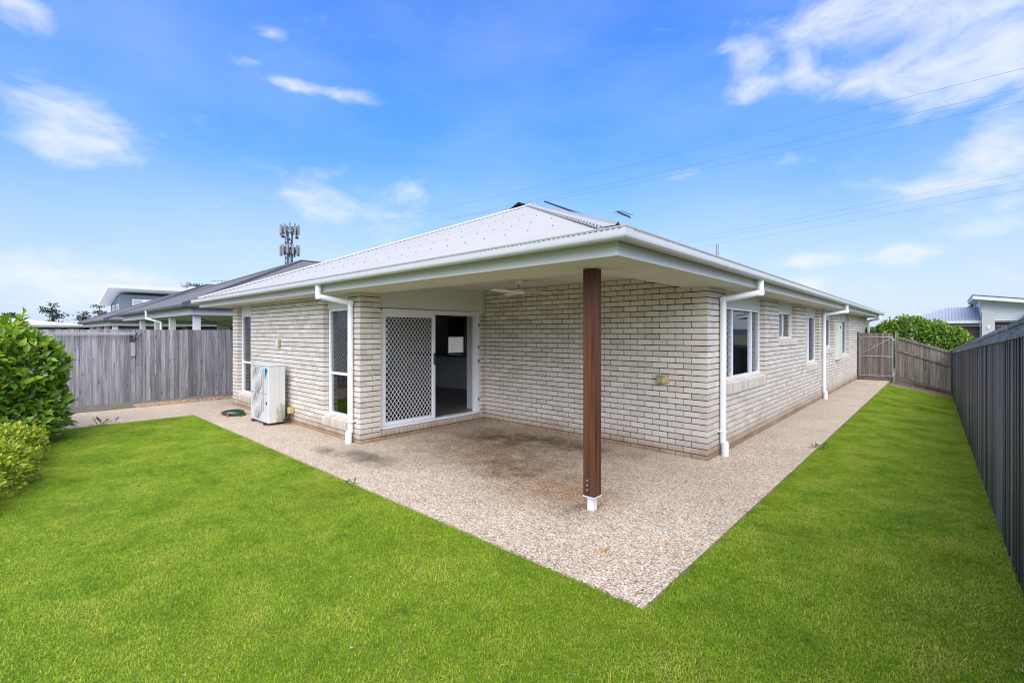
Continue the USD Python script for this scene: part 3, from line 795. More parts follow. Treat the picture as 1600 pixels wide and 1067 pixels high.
def cap(a, b, d1, d2, w=.17):
    a, b = np.array(a), np.array(b); L = np.linalg.norm(b - a); n = int(L / .054); v, f = [], []
    d1, d2 = np.array(d1) * w, np.array(d2) * w
    for i in range(n + 1):
        p = a + (b - a) * i / n; l = .022 if i % 2 else .010
        v += [p + d1 + [0, 0, l], p + d1 * .9 + [0, 0, .030], p + d1 * .16 + [0, 0, .030], p + [0, 0, .055], p + d2 * .16 + [0, 0, .030], p + d2 * .9 + [0, 0, .030], p + d2 + [0, 0, l]]
    for i in range(n):
        for j in range(6):
            f.append((7 * i + j, 7 * i + j + 1, 7 * i + 8 + j, 7 * i + 7 + j))
    return MB().add(np.array(v), np.array(f))


for c, A, d1, d2 in (((RX1, RY0, RZ), AP1, (-1, 0, 0), (0, 1, 0)), ((RX0, RY0, RZ), AP1, (1, 0, 0), (0, 1, 0)), ((RX1, RY1, RZ), AP2, (-1, 0, 0), (0, -1, 0)), ((RX0, RY1, RZ), AP2, (1, 0, 0), (0, -1, 0))):
    house.part("hip_capping", cap(np.array(c) + (A - np.array(c)) * .012, A, d1, d2), "roof_paint")
h_ = PITCH * .17
m = MB(); m.add([[AP1[0] - .17, AP1[1], AP1[2] + .03 - h_], [AP1[0], AP1[1], AP1[2] + .06], [AP1[0] + .17, AP1[1], AP1[2] + .03 - h_], [AP2[0] - .17, AP2[1], AP1[2] + .03 - h_], [AP2[0], AP2[1], AP1[2] + .06], [AP2[0] + .17, AP2[1], AP1[2] + .03 - h_]], [[0, 1, 4, 3], [1, 2, 5, 4]])
house.part("ridge_capping", m, "roof_paint")
m = MB()
for k in range(8):
    hgt = .10 + k * .87; jit = .038 * (k % 2)
    u = hgt + .15
    while u < (RX1 - RX0) - hgt - .1:
        uu = round((u + jit) / .0762) * .0762
        b = trimesh.creation.icosphere(1, .0098); b.apply_translation((RX0 + uu, RY0 + hgt, RZ + PITCH * hgt + .010)); m.tm(b)
        u += .0762 * (3 if k == 0 else 5)
house.part("roof_screw", m, "screw_dark", roof, kind="stuff")
m = MB()
for i in range(1, 60):
    p = np.array((RX1, RY0, RZ)) + (AP1 - np.array((RX1, RY0, RZ))) * i / 60
    b = trimesh.creation.icosphere(1, .011); b.apply_translation(p + np.array((-.155, 0, .030))); m.tm(b)
house.part("capping_screw", m, "screw_dark", roof, kind="stuff")


def downpipe(nx, ny, wx, wy, foot, z_top=2.555, out=(0, 0), r=.045):
    """From the gutter at (nx, ny) back to the wall at (wx, wy) and down; foot: shift of the bottom elbow."""
    m = MB()
    m.tube([(nx, ny, z_top), (nx, ny, 2.335)], r, 14)
    p = house.part("downpipe", m, "white_plastic", smooth=40)
    m = MB(); a, b = np.array((nx, ny, 2.375)), np.array((wx, wy, 2.285)); d = (b - a) / np.linalg.norm(b - a)
    m.tube([a - d * .045, b + d * .046], r * .98, 14)
    house.part("offset_arm", m, "white_plastic", p, smooth=40)
    m = MB(); m.tube([(wx, wy, 2.325), (wx, wy, .21), (wx + foot[0] * .05, wy + foot[1] * .05, .19), (wx + foot[0], wy + foot[1], .155)], [r * .985] * 4, 14)
    house.part("upright", m, "white_plastic", p, smooth=40)
    m = MB(); m.tube([(wx + foot[0] * .6, wy + foot[1] * .6, .20), (wx + foot[0], wy + foot[1], .165), (wx + foot[0], wy + foot[1], -.02)], r * 1.16, 14); house.part("boot", m, "white_plastic", p, smooth=40)
    m = MB(); m.tube([(wx, wy, .345), (wx, wy, .360)], r * 1.12, 14); m.box((wx - .075 if out[1] else wx - .06, wy - .075 if out[0] else wy - .06, .348), (wx + .075 if out[1] else wx + .0, wy + .075 if out[0] else wy + .06, .357))
    house.part("bracket", m, "white_plastic", p)


downpipe(-1.925, 7.38, -2.368, 7.16, (.03, .0), out=(1, 0))
downpipe(-1.925, 15.62, -2.368, 15.17, (.03, 0), out=(1, 0))
downpipe(-1.925, 24.7, -2.30, 24.9, (.03, 0), out=(1, 0))
downpipe(-7.33, 3.415, -7.11, 3.848, (0, -.03), out=(0, 1))

# timber post with its stirrup
PX, PY, PS = -2.622, 4.062, .0675
m = MB(); m.box((PX - PS, PY - PS, .150), (PX + PS, PY + PS, 2.449), .4, c=.006)
post = house.part("timber_post", m, "post_wood")
m = MB(); m.box((PX - PS - .004, PY - PS - .004, .142), (PX + PS + .004, PY + PS + .004, .149)); m.box((PX - .037, PY - .037, .0), (PX + .037, PY + .037, .1415), c=.004)
house.part("post_stirrup", m, "white_plastic", post)
for z in (.215, .262, .31):
    m = MB(); m.tube([(PX - .012, PY - PS - .001, z), (PX - .012, PY - PS - .009, z)], .0115, 8); house.part("bolt", m, "grey_metal", post)
m = MB(); m.box((PX - PS - .05, PY - PS - .05, 2.4445), (PX + PS + .05, PY + PS + .05, 2.4488)); house.part("post_cover_plate", m, "soffit_paint", post)
m = MB(); m.tube([(-4.0, 11.7, 3.45), (-4.0, 11.7, 3.92)], .032, 10); house.part("vent_pipe", m, "grey_metal")

# ------------------------------------------------------------------ things on the house
fan = Thing("ceiling_fan", "white ceiling fan hanging from the alfresco ceiling behind the timber post", "ceiling fan", (-5.05, 5.66, 2.66))
c = np.array((-5.05, 5.66, 0.))
fan.part("canopy", MB().add(*lathe([(.0, 2.642), (.062, 2.641), (.055, 2.60), (.022, 2.575), (0, 2.574)], c)), "white_plastic", smooth=40)
fan.part("down_rod", MB().tube([c + [0, 0, 2.6], c + [0, 0, 2.48]], .012, 8), "grey_metal")
fan.part("motor", MB().add(*lathe([(0, 2.50), (.06, 2.498), (.105, 2.48), (.11, 2.45), (.09, 2.43), (.05, 2.422), (0, 2.42)], c)), "white_plastic", smooth=40)
for k in range(3):
    a = math.radians(33 + 120 * k); e = np.array((math.cos(a), math.sin(a), 0)); q = np.array((-math.sin(a), math.cos(a), 0)); v = []
    for t, w in ((.09, .035), (.18, .055), (.4, .062), (.60, .06), (.64, .045)):
        for s in (-1, 1):
            for zz in (0, .006):
                v.append(c + e * t + q * w * s + [0, 0, 2.446 + .012 * s + zz])
    fan.part("blade", MB().tm(trimesh.convex.convex_hull(np.array(v))), "white_plastic")

wl = Thing("outdoor_light", "small weathered yellow-green lamp fitting on the alfresco brick wall", "wall light", (-3.07, WY, 1.09))
wl.part("housing", MB().box((-3.155, WY - .075, 1.045), (-3.05, WY - .002, 1.145), c=.012), "olive_plastic")
m = MB(); m.tm(trimesh.convex.convex_hull(np.array([(-3.05, WY - .07, 1.045), (-3.05, WY - .07, 1.14), (-2.985, WY - .055, 1.06), (-2.985, WY - .055, 1.125), (-3.05, WY - .003, 1.045), (-3.05, WY - .003, 1.14), (-2.985, WY - .003, 1.06), (-2.985, WY - .003, 1.125)])))
wl.part("diffuser", m, "yellow_plastic")
wl.part("cap", MB().box((-3.165, WY - .085, 1.1465), (-3.04, WY - .002, 1.165), c=.005), "olive_plastic")

so = Thing("weatherproof_socket", "pale green weatherproof switch box on the left brick wall above the air conditioner", "socket", (-10.12, AY, 1.57))
so.part("back_box", MB().box((-10.16, AY - .05, 1.49), (-10.06, AY - .002, 1.66), c=.008), "olive_plastic")
so.part("cover", MB().box((-10.15, AY - .075, 1.50), (-10.07, AY - .0505, 1.65), c=.01), "cream_metal")
so.part("conduit", MB().tube([(-10.19, AY - .02, 1.60), (-10.19, AY - .02, 1.54)], .014, 8), "cream_metal")

mbx = Thing("meter_box", "tall pale green electricity meter box between two right wall windows", "meter box", (-2.42, 17.7, .95))
mbx.part("body", MB().box((WX - .03, 17.33, .955), (WX + .075, 18.15, 2.11), c=.008), "cream_metal")
mbx.part("door", MB().box((WX + .0755, 17.38, 1.0), (WX + .083, 18.10, 2.07), c=.003), "cream_metal")
mbx.part("viewing_window", MB().box((WX + .0832, 17.66, 1.92), (WX + .086, 17.82, 2.0)), "black_metal")

ac = Thing("air_conditioner", "tall white twin fan air conditioner outdoor unit with moss stains on its side", "air conditioner", (-10.0, 3.63, 0))
ax0, ax1, ay0, ay1 = -10.47, -9.535, 3.462, 3.785
ac.part("casing", MB().box((ax0, ay0, .045), (ax1, ay1, 1.145), c=.012), "casing_paint")
ac.part("lid", MB().box((ax0 - .006, ay0 - .006, 1.1455), (ax1 + .006, ay1 + .006, 1.168), c=.008), "casing_paint")
for x in (ax0 + .1, ax1 - .2):
    ac.part("foot", MB().box((x, ay0 - .02, .0), (x + .07, ay1 + .02, .044)), "dark_rubber")
for zc in (.345, .865):
    cx = ax0 + .36
    F_ac = Fr((cx, ay0, zc), (1, 0, 0), (0, -1, 0))
    gp = ac.part("fan_grille", MB().add(F_ac.pts([(.25 * math.cos(t), .0015, .25 * math.sin(t)) for t in np.linspace(0, 2 * math.pi, 33)[:-1]]), [[0, i, i + 1] for i in range(1, 31)]), "black_metal")
    m = MB()
    for r in np.linspace(.07, .25, 9):
        m.tube([F_ac.p(r * math.cos(t), .012, r * math.sin(t)) for t in np.linspace(0, 2 * math.pi, 41)], .0042, 5, caps=False)
    for t in np.linspace(0, 2 * math.pi, 17)[:-1]:
        m.tube([F_ac.p(.05 * math.cos(t), .013, .05 * math.sin(t)), F_ac.p(.25 * math.cos(t), .013, .25 * math.sin(t))], .004, 5)
    ac.part("guard_ring", m, "casing_paint", gp)
    ac.part("hub", MB().tube([F_ac.p(0, .0, 0), F_ac.p(0, .02, 0)], .055, 16), "casing_paint", gp)
    m = MB(); F_ac.box(m, -.33, .30, .001, .004, -.256, -.252); F_ac.box(m, -.33, .30, .001, .004, .252, .256); ac.part("grille_seam", m, "grey_metal", gp)
F_acf = Fr((ax0, ay0, 0), (1, 0, 0), (0, -1, 0))
for k in range(22):
    z = .30 + k * .016
m = MB()
for k in range(20):
    F_acf.box(m, .665, .70, .001, .006, .26 + k * .022, .270 + k * .022); F_acf.box(m, .665, .70, .001, .006, .70 + k * .02, .709 + k * .02)
ac.part("louvre", m, "screw_dark", kind="stuff")
v = F_acf.pts([(.76, .002, 1.105), (.905, .002, 1.105), (.905, .002, 1.06), (.795, .002, .90), (.76, .002, .90)])
lg = ac.part("badge", MB().add(v, [[0, 2, 1], [0, 3, 2], [0, 4, 3]]), "badge_cyan", label="light blue slanted emblem with a dark blue triangle")
v = F_acf.pts([(.785, .0035, 1.09), (.885, .0035, 1.07), (.80, .0035, .95)])
ac.part("badge_triangle", MB().add(v, [[0, 2, 1]]), "badge_navy", lg)
m = MB(); F_acf.box(m, .82, .875, .001, .005, .405, .455); ac.part("rating_label", m, "badge_navy")
m = MB(); F_acf.box(m, .79, .83, .001, .006, .60, .615); ac.part("service_port", m, "black_metal")
F_acs = Fr((ax1, ay0, 0), (0, 1, 0), (1, 0, 0))
m = MB(); F_acs.box(m, .004, .318, .0005, .003, .205, .211); F_acs.box(m, .10, .104, .0005, .003, .21, 1.13); F_acs.box(m, .20, .204, .0005, .003, .21, 1.13); ac.part("panel_seam", m, "fascia_paint")
pc = Thing("pipe_cover", "small yellowish pipe fitting with black cables low on the wall beside the air conditioner", "pipe fitting", (-9.4, 3.85, 0))
pc.part("box", MB().box((-9.50, 3.80, .21), (-9.39, AY - .003, .33), c=.012), "yellow_plastic")
pc.part("cable", MB().tube([(-9.45, 3.83, .21), (-9.47, 3.80, .12), (-9.50, 3.77, .10), (-9.535, 3.75, .10)], .016, 8), "dark_rubber", smooth=40)
pc.part("cable", MB().tube([(-9.42, 3.84, .21), (-9.43, 3.82, .08), (-9.48, 3.79, .05), (-9.535, 3.74, .06)], .013, 8), "dark_rubber", smooth=40)

hose = Thing("garden_hose", "coiled dark green garden hose lying on the path by the left wall", "hose", (-11.5, 3.45, 0))
pts = []
for i in range(230):
    t = i / 229 * 2 * math.pi * 4.6
    r = .27 + .035 * math.sin(t * .37 + 1) + .02 * math.sin(t * .9)
    pts.append((-11.50 + r * 1.35 * math.cos(t), 3.45 + r * .62 * math.sin(t), .014 + .085 * (i / 229) * (.6 + .4 * math.sin(t + .7))))
hose.part("tube", MB().tube(pts, .0135, 8), "hose_green", smooth=40)
hose.part("connector", MB().tube([(-11.27, 3.27, .03), (-11.20, 3.255, .03)], .022, 8), "red_plastic")

for k, (sx, yy, n, lab) in enumerate(((1, 9.95, 4, "row of dark solar panels seen edge on along the roof ridge right of the apex"), (-1, 9.35, 1, "dark solar panel corner just showing above the left hip of the roof"))):
    sp = Thing("solar_array", lab, "solar panels", (-8.15 + sx * .9, yy + n * .5, 5.0))
    xt = AP1[0] + sx * .2
    for i in range(n):
        y0, y1 = yy + i * 1.02, yy + i * 1.02 + 1.0
        v = []
        for d in (0.0, 1.55):
            z = AP1[2] - PITCH * (.2 + d) + (.20 if sx > 0 else .12) - (.06 * d if sx > 0 else 0)
            if sx < 0: z -= .0
            for y in (y0, y1):
                for t in (0, .04):
                    v.append((xt + sx * d, y, z + t))
        if sx < 0 and i == 0: pass
        sp.part("panel", MB().tm(trimesh.convex.convex_hull(np.array(v))), "solar_cell")
    for d in (.35, 1.2):
        z = AP1[2] - PITCH * (.2 + d) + .02
        m = MB(); m.box((xt + sx * d - .02, yy - .05, z), (xt + sx * d + .02, yy + n * 1.02 + .05, z + .05)); sp.part("rail", m, "grey_metal")
an = Thing("roof_antenna", "small dark antenna on a short bracket above the right roof slope", "antenna", (-5.2, 9.45, 4.0))
an.part("mast", MB().tube([(-5.2, 9.55, 3.95), (-5.2, 9.55, 4.42)], .012, 6), "grey_metal")
an.part("boom", MB().tube([(-5.2, 9.05, 4.43), (-5.2, 9.62, 4.40)], .018, 6), "black_metal")
for i in range(5):
    y = 9.08 + i * .11
    an.part("element", MB().tube([(-5.32, y, 4.43), (-5.08, y, 4.43)], .006, 5), "black_metal")


# ------------------------------------------------------------------ fences
def paling(fr, u0, u1, n0, n1, z0, z1, skew=0.0, tone=.5, zr=None):
    """A board; its top runs from z1 to zr[1] and its foot from z0 to zr[0]."""
    zr = zr or (z0, z1); c = .004
    prof = [(u0, n0), (u1, n0), (u1, n1 - c), (u1 - c, n1), (u0 + c, n1), (u0, n1 - c)] if n1 > n0 else [(u0, n0), (u1, n0), (u1, n1 + c), (u1 - c, n1), (u0 + c, n1), (u0, n1 + c)]
    k = len(prof); v = []
    for lvl in (0, 1):
        for u, n in prof:
            t = (u - u0) / (u1 - u0)
            z = ((1 - t) * (z0, z1)[lvl] + t * zr[lvl])
            v.append((u + (skew if lvl else 0), n, z))
    f = [[i, (i + 1) % k, k + (i + 1) % k] for i in range(k)] + [[i, k + (i + 1) % k, k + i] for i in range(k)] + [[0, i + 1, i] for i in range(1, k - 1)] + [[k, k + i, k + i + 1] for i in range(1, k - 1)]
    m = trimesh.Trimesh(fr.pts(v), f, process=False); m.fix_normals()
    return MB().tm(m, tone)


fl = Thing("paling_fence", "tall weathered grey paling fence along the left boundary beside the neighbouring house", "fence", (-15.15, 5, 0))
F_fl = Fr((-15.13, -4.0, 0), (0, 1, 0), (1, 0, 0))
u = 0.0
k = 0
while u < 12.6:
    w = R.uniform(.088, .108); over = R.choice((0, 0, 1, 0.5))
    top = 1.872 + R.gauss(0, .004)
    fl.part("paling", paling(F_fl, u, u + w + (.012 if over else 0), .0 + .013 * over, .013 + .013 * over, .045 + R.gauss(0, .004), top, R.gauss(0, .003), R.random()), "weathered_wood")
    u += w + R.choice((.004, .006, .009, .003)); k += 1
m = MB()
for z in (.35, 1.0, 1.65):
    F_fl.box(m, 0, 12.6, -.045, -.002, z, z + .07, .3)
fl.part("rail", m, "weathered_wood")
for i in range(5):
    m = MB(); F_fl.box(m, i * 2.6 + .9, i * 2.6 + 1.55 + 1.8, -.02, .022, -.2, .035, R.random(), c=.004)
    F_fl.box(m, i * 2.6 - .0 + .75, i * 2.6 + .895, -.02, .026, -.2, .035, R.random(), c=.004) if False else None
    fl.part("sleeper", m, "sleeper")

cl = Thing("clothesline", "folding wall mounted clothesline folded flat against the left paling fence", "clothesline", (-15.1, 1.5, 1.5))
F_cl = Fr((-15.10, 0, 0), (0, 1, 0), (1, 0, 0))
m = MB()
for n, z in ((.05, 1.80), (.09, 1.785), (.12, 1.765)):
    m.tube([F_cl.p(.2, n, z + .01), F_cl.p(2.28, n, z - .01)], .0065, 6)
cl.part("rail", m, "galvanised")
m = MB()
for i in range(4):
    m.tube([F_cl.p(.3, .06 + i * .016, 1.755 - i * .003), F_cl.p(2.25, .06 + i * .016, 1.745 - i * .003)], .0025, 4)
cl.part("line", m, "galvanised")
cl.part("arm", MB().tube([F_cl.p(2.30, .14, 1.79), F_cl.p(2.27, .05, 1.55)], .012, 6), "black_metal")
cl.part("arm", MB().tube([F_cl.p(2.42, .03, 1.79), F_cl.p(2.26, .06, 1.56)], .012, 6), "black_metal")
m = MB(); F_cl.box(m, 2.20, 2.29, .015, .045, 1.20, 1.56, c=.004); cl.part("wall_plate", m, "galvanised")
m = MB(); F_cl.box(m, 2.18, 2.25, .015, .06, 1.56, 1.78, c=.004); cl.part("hinge_bracket", m, "black_metal")

# charcoal fence on the right
L = math.hypot(FX1 - FX0, FY1 - FY0); du_ = np.array((FX1 - FX0, FY1 - FY0, 0)) / L
F_rf = Fr((FX0, FY0, 0), du_, (-du_[1], du_[0], 0))
rf = Thing("charcoal_fence", "charcoal painted lapped paling fence with weathered grey capping along the right of the lawn", "fence", (FX0, 10, 0))
zt = lambda u: 1.845 + (1.165 - 1.845) * u / L
zb = lambda u: float(fence_z(FY0 + u)) - .06
u = -4.2
k = 0
while u < L:
    over = k % 2; w = R.uniform(.068, .085) if over else R.uniform(.088, .102)
    a, b = u, min(u + w, L)
    if b - a > .02:
        rf.part("paling", paling(F_rf, a, b, -.02 + .016 * over, -.002 + .016 * over + R.gauss(0, .0015), zb(a), zt(a) - .004, 0, R.random(), (zb(b), zt(b) - .004)), "charcoal_wood")
    u += w - (.014 if not over else .012); k += 1
m = MB()
for h in (.3, 1.1):
    v = F_rf.pts([(uu, nn, zt(uu) - h + hh) for uu in (-4.2, L) for nn in (-.08, -.022) for hh in (0, .07)])
    m.tm(trimesh.convex.convex_hull(v))
rf.part("rail", m, "charcoal_wood")
u = -4.2
while u < L - .05:
    e = min(u + 2.38, L + .02)
    v = F_rf.pts([(uu, nn, zt(uu) + hh) for uu in (u + .004, e - .004) for nn in (-.085, .035) for hh in (0, .032)])
    rf.part("capping", MB().tm(trimesh.convex.convex_hull(v), R.random()), "capping_wood")
    v = F_rf.pts([(uu, nn, zt(uu) - .004 + hh) for uu in (u + .004, e - .004) for nn in (.0165, .030) for hh in (-.075, 0)])
    rf.part("fascia_board", MB().tm(trimesh.convex.convex_hull(v), R.random()), "capping_wood")
    u += 2.4
m = MB(); F_rf.box(m, L + .0, L + .10, -.10, .06, -.6, 1.20, c=.004); rf.part("end_post", m, "charcoal_wood")

# gate
GY = 22.35
gt = Thing("timber_gate", "grey paling side gate in a galvanised steel frame with a diagonal brace", "gate", (-1.85, GY, 0))
F_g = Fr((-2.33, GY, 0), (1, 0, 0), (0, -1, 0))
u = .0
while u < .985:
    w = R.uniform(.075, .098)
    gt.part("paling", paling(F_g, u, min(u + w, .99), -.03, -.012 + R.gauss(0, .002), .04, 1.78 + R.gauss(0, .004), 0, R.random()), "brown_weathered_wood"); u += w + .003
fm = MB()
for a, b in (((.0, .16), (.0, 1.63)), ((.985, .16), (.985, 1.63)), ((.0, 1.63), (.985, 1.63)), ((.0, .17), (.985, .17)), ((.0, .90), (.985, .90)), ((.0, .96), (.985, 1.62))):
    fm.tube([F_g.p(a[0], .004, a[1]), F_g.p(b[0], .004, b[1])], .014, 8)
gt.part("steel_frame", fm, "galvanised", smooth=40)
gt.part("lock", MB().tube([F_g.p(.05, -.01, 1.56), F_g.p(.05, .03, 1.56)], .03, 12), "galvanised")
for z in (.25, 1.52):
    m = MB(); F_g.box(m, .965, 1.05, .0, .022, z - .03, z + .03, c=.004); gt.part("hinge", m, "galvanised")
m = MB(); F_g.box(m, -.02, 1.0, -.045, -.005, .0, .115, .2, c=.005); gt.part("kick_board", m, "brown_weathered_wood")
m = MB(); F_g.box(m, 1.04, 1.15, -.10, .01, -.3, 1.80, .3, c=.006); gt.part("gate_post", m, "brown_weathered_wood")
m = MB(); F_g.box(m, -.085, -.012, -.06, .02, -.1, 1.83, .1, c=.006); gt.part("gate_post", m, "brown_weathered_wood")

# sloping end fence
ef = Thing("end_fence", "brown weathered paling fence stepping down the slope between gate and charcoal fence", "fence", (-.5, GY, 0))
F_e = Fr((-1.18, GY, 0), (1, 0, 0), (0, -1, 0))
top = lambda u: 1.66 - .36 * u
bot = lambda u: .16 - .31 * u
u = 0.0
while u < 1.40:
    w = R.uniform(.07, .10); b = min(u + w, 1.42)
    ef.part("paling", paling(F_e, u, b, -.035, -.018 + R.gauss(0, .002), bot(u), top(u) + R.gauss(0, .006), 0, R.random(), (bot(b), top(b))), "brown_weathered_wood"); u += w + .003
for z in (1.60, 1.14, .13):
    v = F_e.pts([(uu, nn, z - (.36 if z > .5 else .31) * uu + hh) for uu in (0, 1.42) for nn in (-.016, .022) for hh in (-.035, .035 if z > .5 else .06)])
    ef.part("rail", MB().tm(trimesh.convex.convex_hull(v), R.random()), "brown_weathered_wood")
m = MB(); m.tm(trimesh.convex.convex_hull(F_e.pts([(uu, nn, zz) for uu, z0, z1 in ((-.02, -.2, .07), (1.42, -.7, -.33)) for nn in (-.05, -.03) for zz in (z0, z1)]))); ef.part("retaining_board", m, "brown_weathered_wood")
g = MB(); g.tm(trimesh.convex.convex_hull(np.array([(-1.45, 21.98, -.10), (.30, 21.72, -.42), (.30, 22.42, -.36), (-1.45, 22.42, -.04), (-1.45, 22.0, -.7), (.30, 21.74, -.7), (.30, 22.42, -.7), (-1.45, 22.42, -.7)])))
single("end_soil", g, "soil", kind="structure")
g = MB(); g.tm(trimesh.convex.convex_hull(np.array([(-1.40, 21.94, -.08), (.22, 21.68, -.40), (.22, 21.73, -.40), (-1.40, 22.0, -.08), (-1.40, 21.94, -.5), (.22, 21.68, -.7), (.22, 21.73, -.7), (-1.40, 22.0, -.5)])))
single("edging_board", g, "concrete_edge", "pale concrete edging strip between the lawn and the end fence", "edging")

# ------------------------------------------------------------------ grass
BLADE_PROTOS = 7


def tuft(rng, n=70, rad=.085, h=.0185):
    mb = MB()
    for _ in range(n):
        a, r = rng.uniform(0, 2 * math.pi), rad * math.sqrt(rng.random()); x, y = r * math.cos(a), r * math.sin(a)
        d = rng.uniform(0, 2 * math.pi); lean = rng.uniform(.35, 1.5); hh = h * rng.uniform(.55, 1.25); w = rng.uniform(.0014, .0026)
        e = np.array((math.cos(d), math.sin(d), 0)); q = np.array((-e[1], e[0], 0)); o = np.array((x, y, -.004))
        p1 = o + e * lean * hh * .45 + [0, 0, hh * .62]; p2 = o + e * lean * hh * 1.15 + [0, 0, hh * (1.0 - .25 * lean)]
        mb.add([o - q * w, o + q * w, p1 + q * w * .85, p1 - q * w * .85, p2], [[0, 1, 2], [0, 2, 3], [3, 2, 4]], rng.random() if rng.random() > .06 else 1.6)
    return mb


def scatter_grass():
    pi = UsdGeom.PointInstancer.Define(stage, "/World/grass")
    tag(pi.GetPrim(), "short bright green mown grass covering the lawn", "grass", kind="stuff")
    rng = random.Random(11)
    for k in range(BLADE_PROTOS):
        p = f"/World/grass/blades_{k:03d}" if k else "/World/grass/blades"
        put(p, tuft(rng), "grass_blade")
        pi.GetPrototypesRel().AddTarget(p)
    pos = []
    st = .066
    C = np.array((0, 0)); f2, r2 = fw[:2], rt[:2]
    for reg in ((-12.08, -1.40, -1.2, 2.90), (-1.40, .46, -1.2, 21.9), (-1.51, -1.40, 2.9, 21.9)):
        xs = np.arange(reg[0], reg[1], st); ys = np.arange(reg[2], reg[3], st)
        X, Y = np.meshgrid(xs, ys); P = np.stack([X.ravel(), Y.ravel()], 1) + NR.uniform(-.032, .032, (X.size, 2))
        P = P[(P[:, 0] > reg[0]) & (P[:, 0] < reg[1] - (0 if reg[1] > 0 else 0)) & (P[:, 1] < reg[3])]
        d = P @ f2; l = P @ r2
        P = P[(d > 1.2) & (np.abs(l) < d * 1.18 + 1.0)]
        pos.append(P)
    P = np.vstack(pos)
    wob = lambda t, k: .045 * (meshkit.fbm(np.stack([t * 3.5, t * 0 + k, t * 0], -1), 3, 33) - .45)
    on_patio = (P[:, 0] < -1.455 + wob(P[:, 1], 4.0)) & (P[:, 1] > 2.835 + wob(P[:, 0], 1.0))
    P = P[~on_patio & (P[:, 0] < fence_x(P[:, 1]) - .0)]
    P = P[~((P[:, 0] > -1.46) & (P[:, 0] < -1.40) & (P[:, 1] > 9) & (meshkit.noise(np.stack([P[:, 1] * 2, P[:, 0] * 0, P[:, 0] * 0], -1), 9) < .45))]
    z = lawn_z(P[:, 0], P[:, 1]); n = len(P)
    # patches where the grass stands a little taller or thinner
    dens = meshkit.fbm(np.stack([P[:, 0] * 1.3, P[:, 1] * 1.3, P[:, 0] * 0], -1), 3, 21)
    keep = NR.random(n) < np.clip(.55 + dens * .9, 0, 1); P, z, dens = P[keep], z[keep], dens[keep]; n = len(P)
    ang = NR.uniform(0, 2 * math.pi, n); sc = NR.uniform(.8, 1.15, n); hs = sc * (.75 + .6 * dens)
    dist = np.hypot(P[:, 0], P[:, 1]); wide = np.clip(.9 + dist * .04, 1, 1.6)
    pi.CreatePositionsAttr(Vt.Vec3fArray.FromNumpy(np.column_stack([P, z]).astype(np.float32)))
    q = np.zeros((n, 4), np.float16); h4 = [Gf.Quath(float(math.cos(a / 2)), 0, 0, float(math.sin(a / 2))) for a in ang]
    pi.CreateOrientationsAttr(Vt.QuathArray(h4))
    pi.CreateScalesAttr(Vt.Vec3fArray.FromNumpy(np.column_stack([sc, sc, hs]).astype(np.float32)))
    pi.CreateProtoIndicesAttr(Vt.IntArray.FromNumpy(NR.integers(0, BLADE_PROTOS, n).astype(np.int32)))


scatter_grass()


# ------------------------------------------------------------------ plants
def leaf(o, d, up, ln, w, tone, mb=None, fold=.25, curl=.2):
    """A folded pointed leaf from o along d."""
    d = d / np.linalg.norm(d); s = np.cross(d, up); s /= max(1e-6, np.linalg.norm(s)); n = np.cross(s, d)
    c = lambda t: o + d * ln * t - n * curl * ln * t * t
    v = [o, c(.3) + s * w * .42 + n * w * fold, c(.3), c(.3) - s * w * .42 + n * w * fold, c(.62) + s * w * .46 + n * w * fold, c(.62), c(.62) - s * w * .46 + n * w * fold, c(1.0)]
    f = [[0, 2, 1], [0, 3, 2], [1, 2, 5], [1, 5, 4], [2, 3, 6], [2, 6, 5], [4, 5, 7], [5, 6, 7]]
    (mb if mb is not None else MB()).add(v, f, tone)
    return np.array(v), f


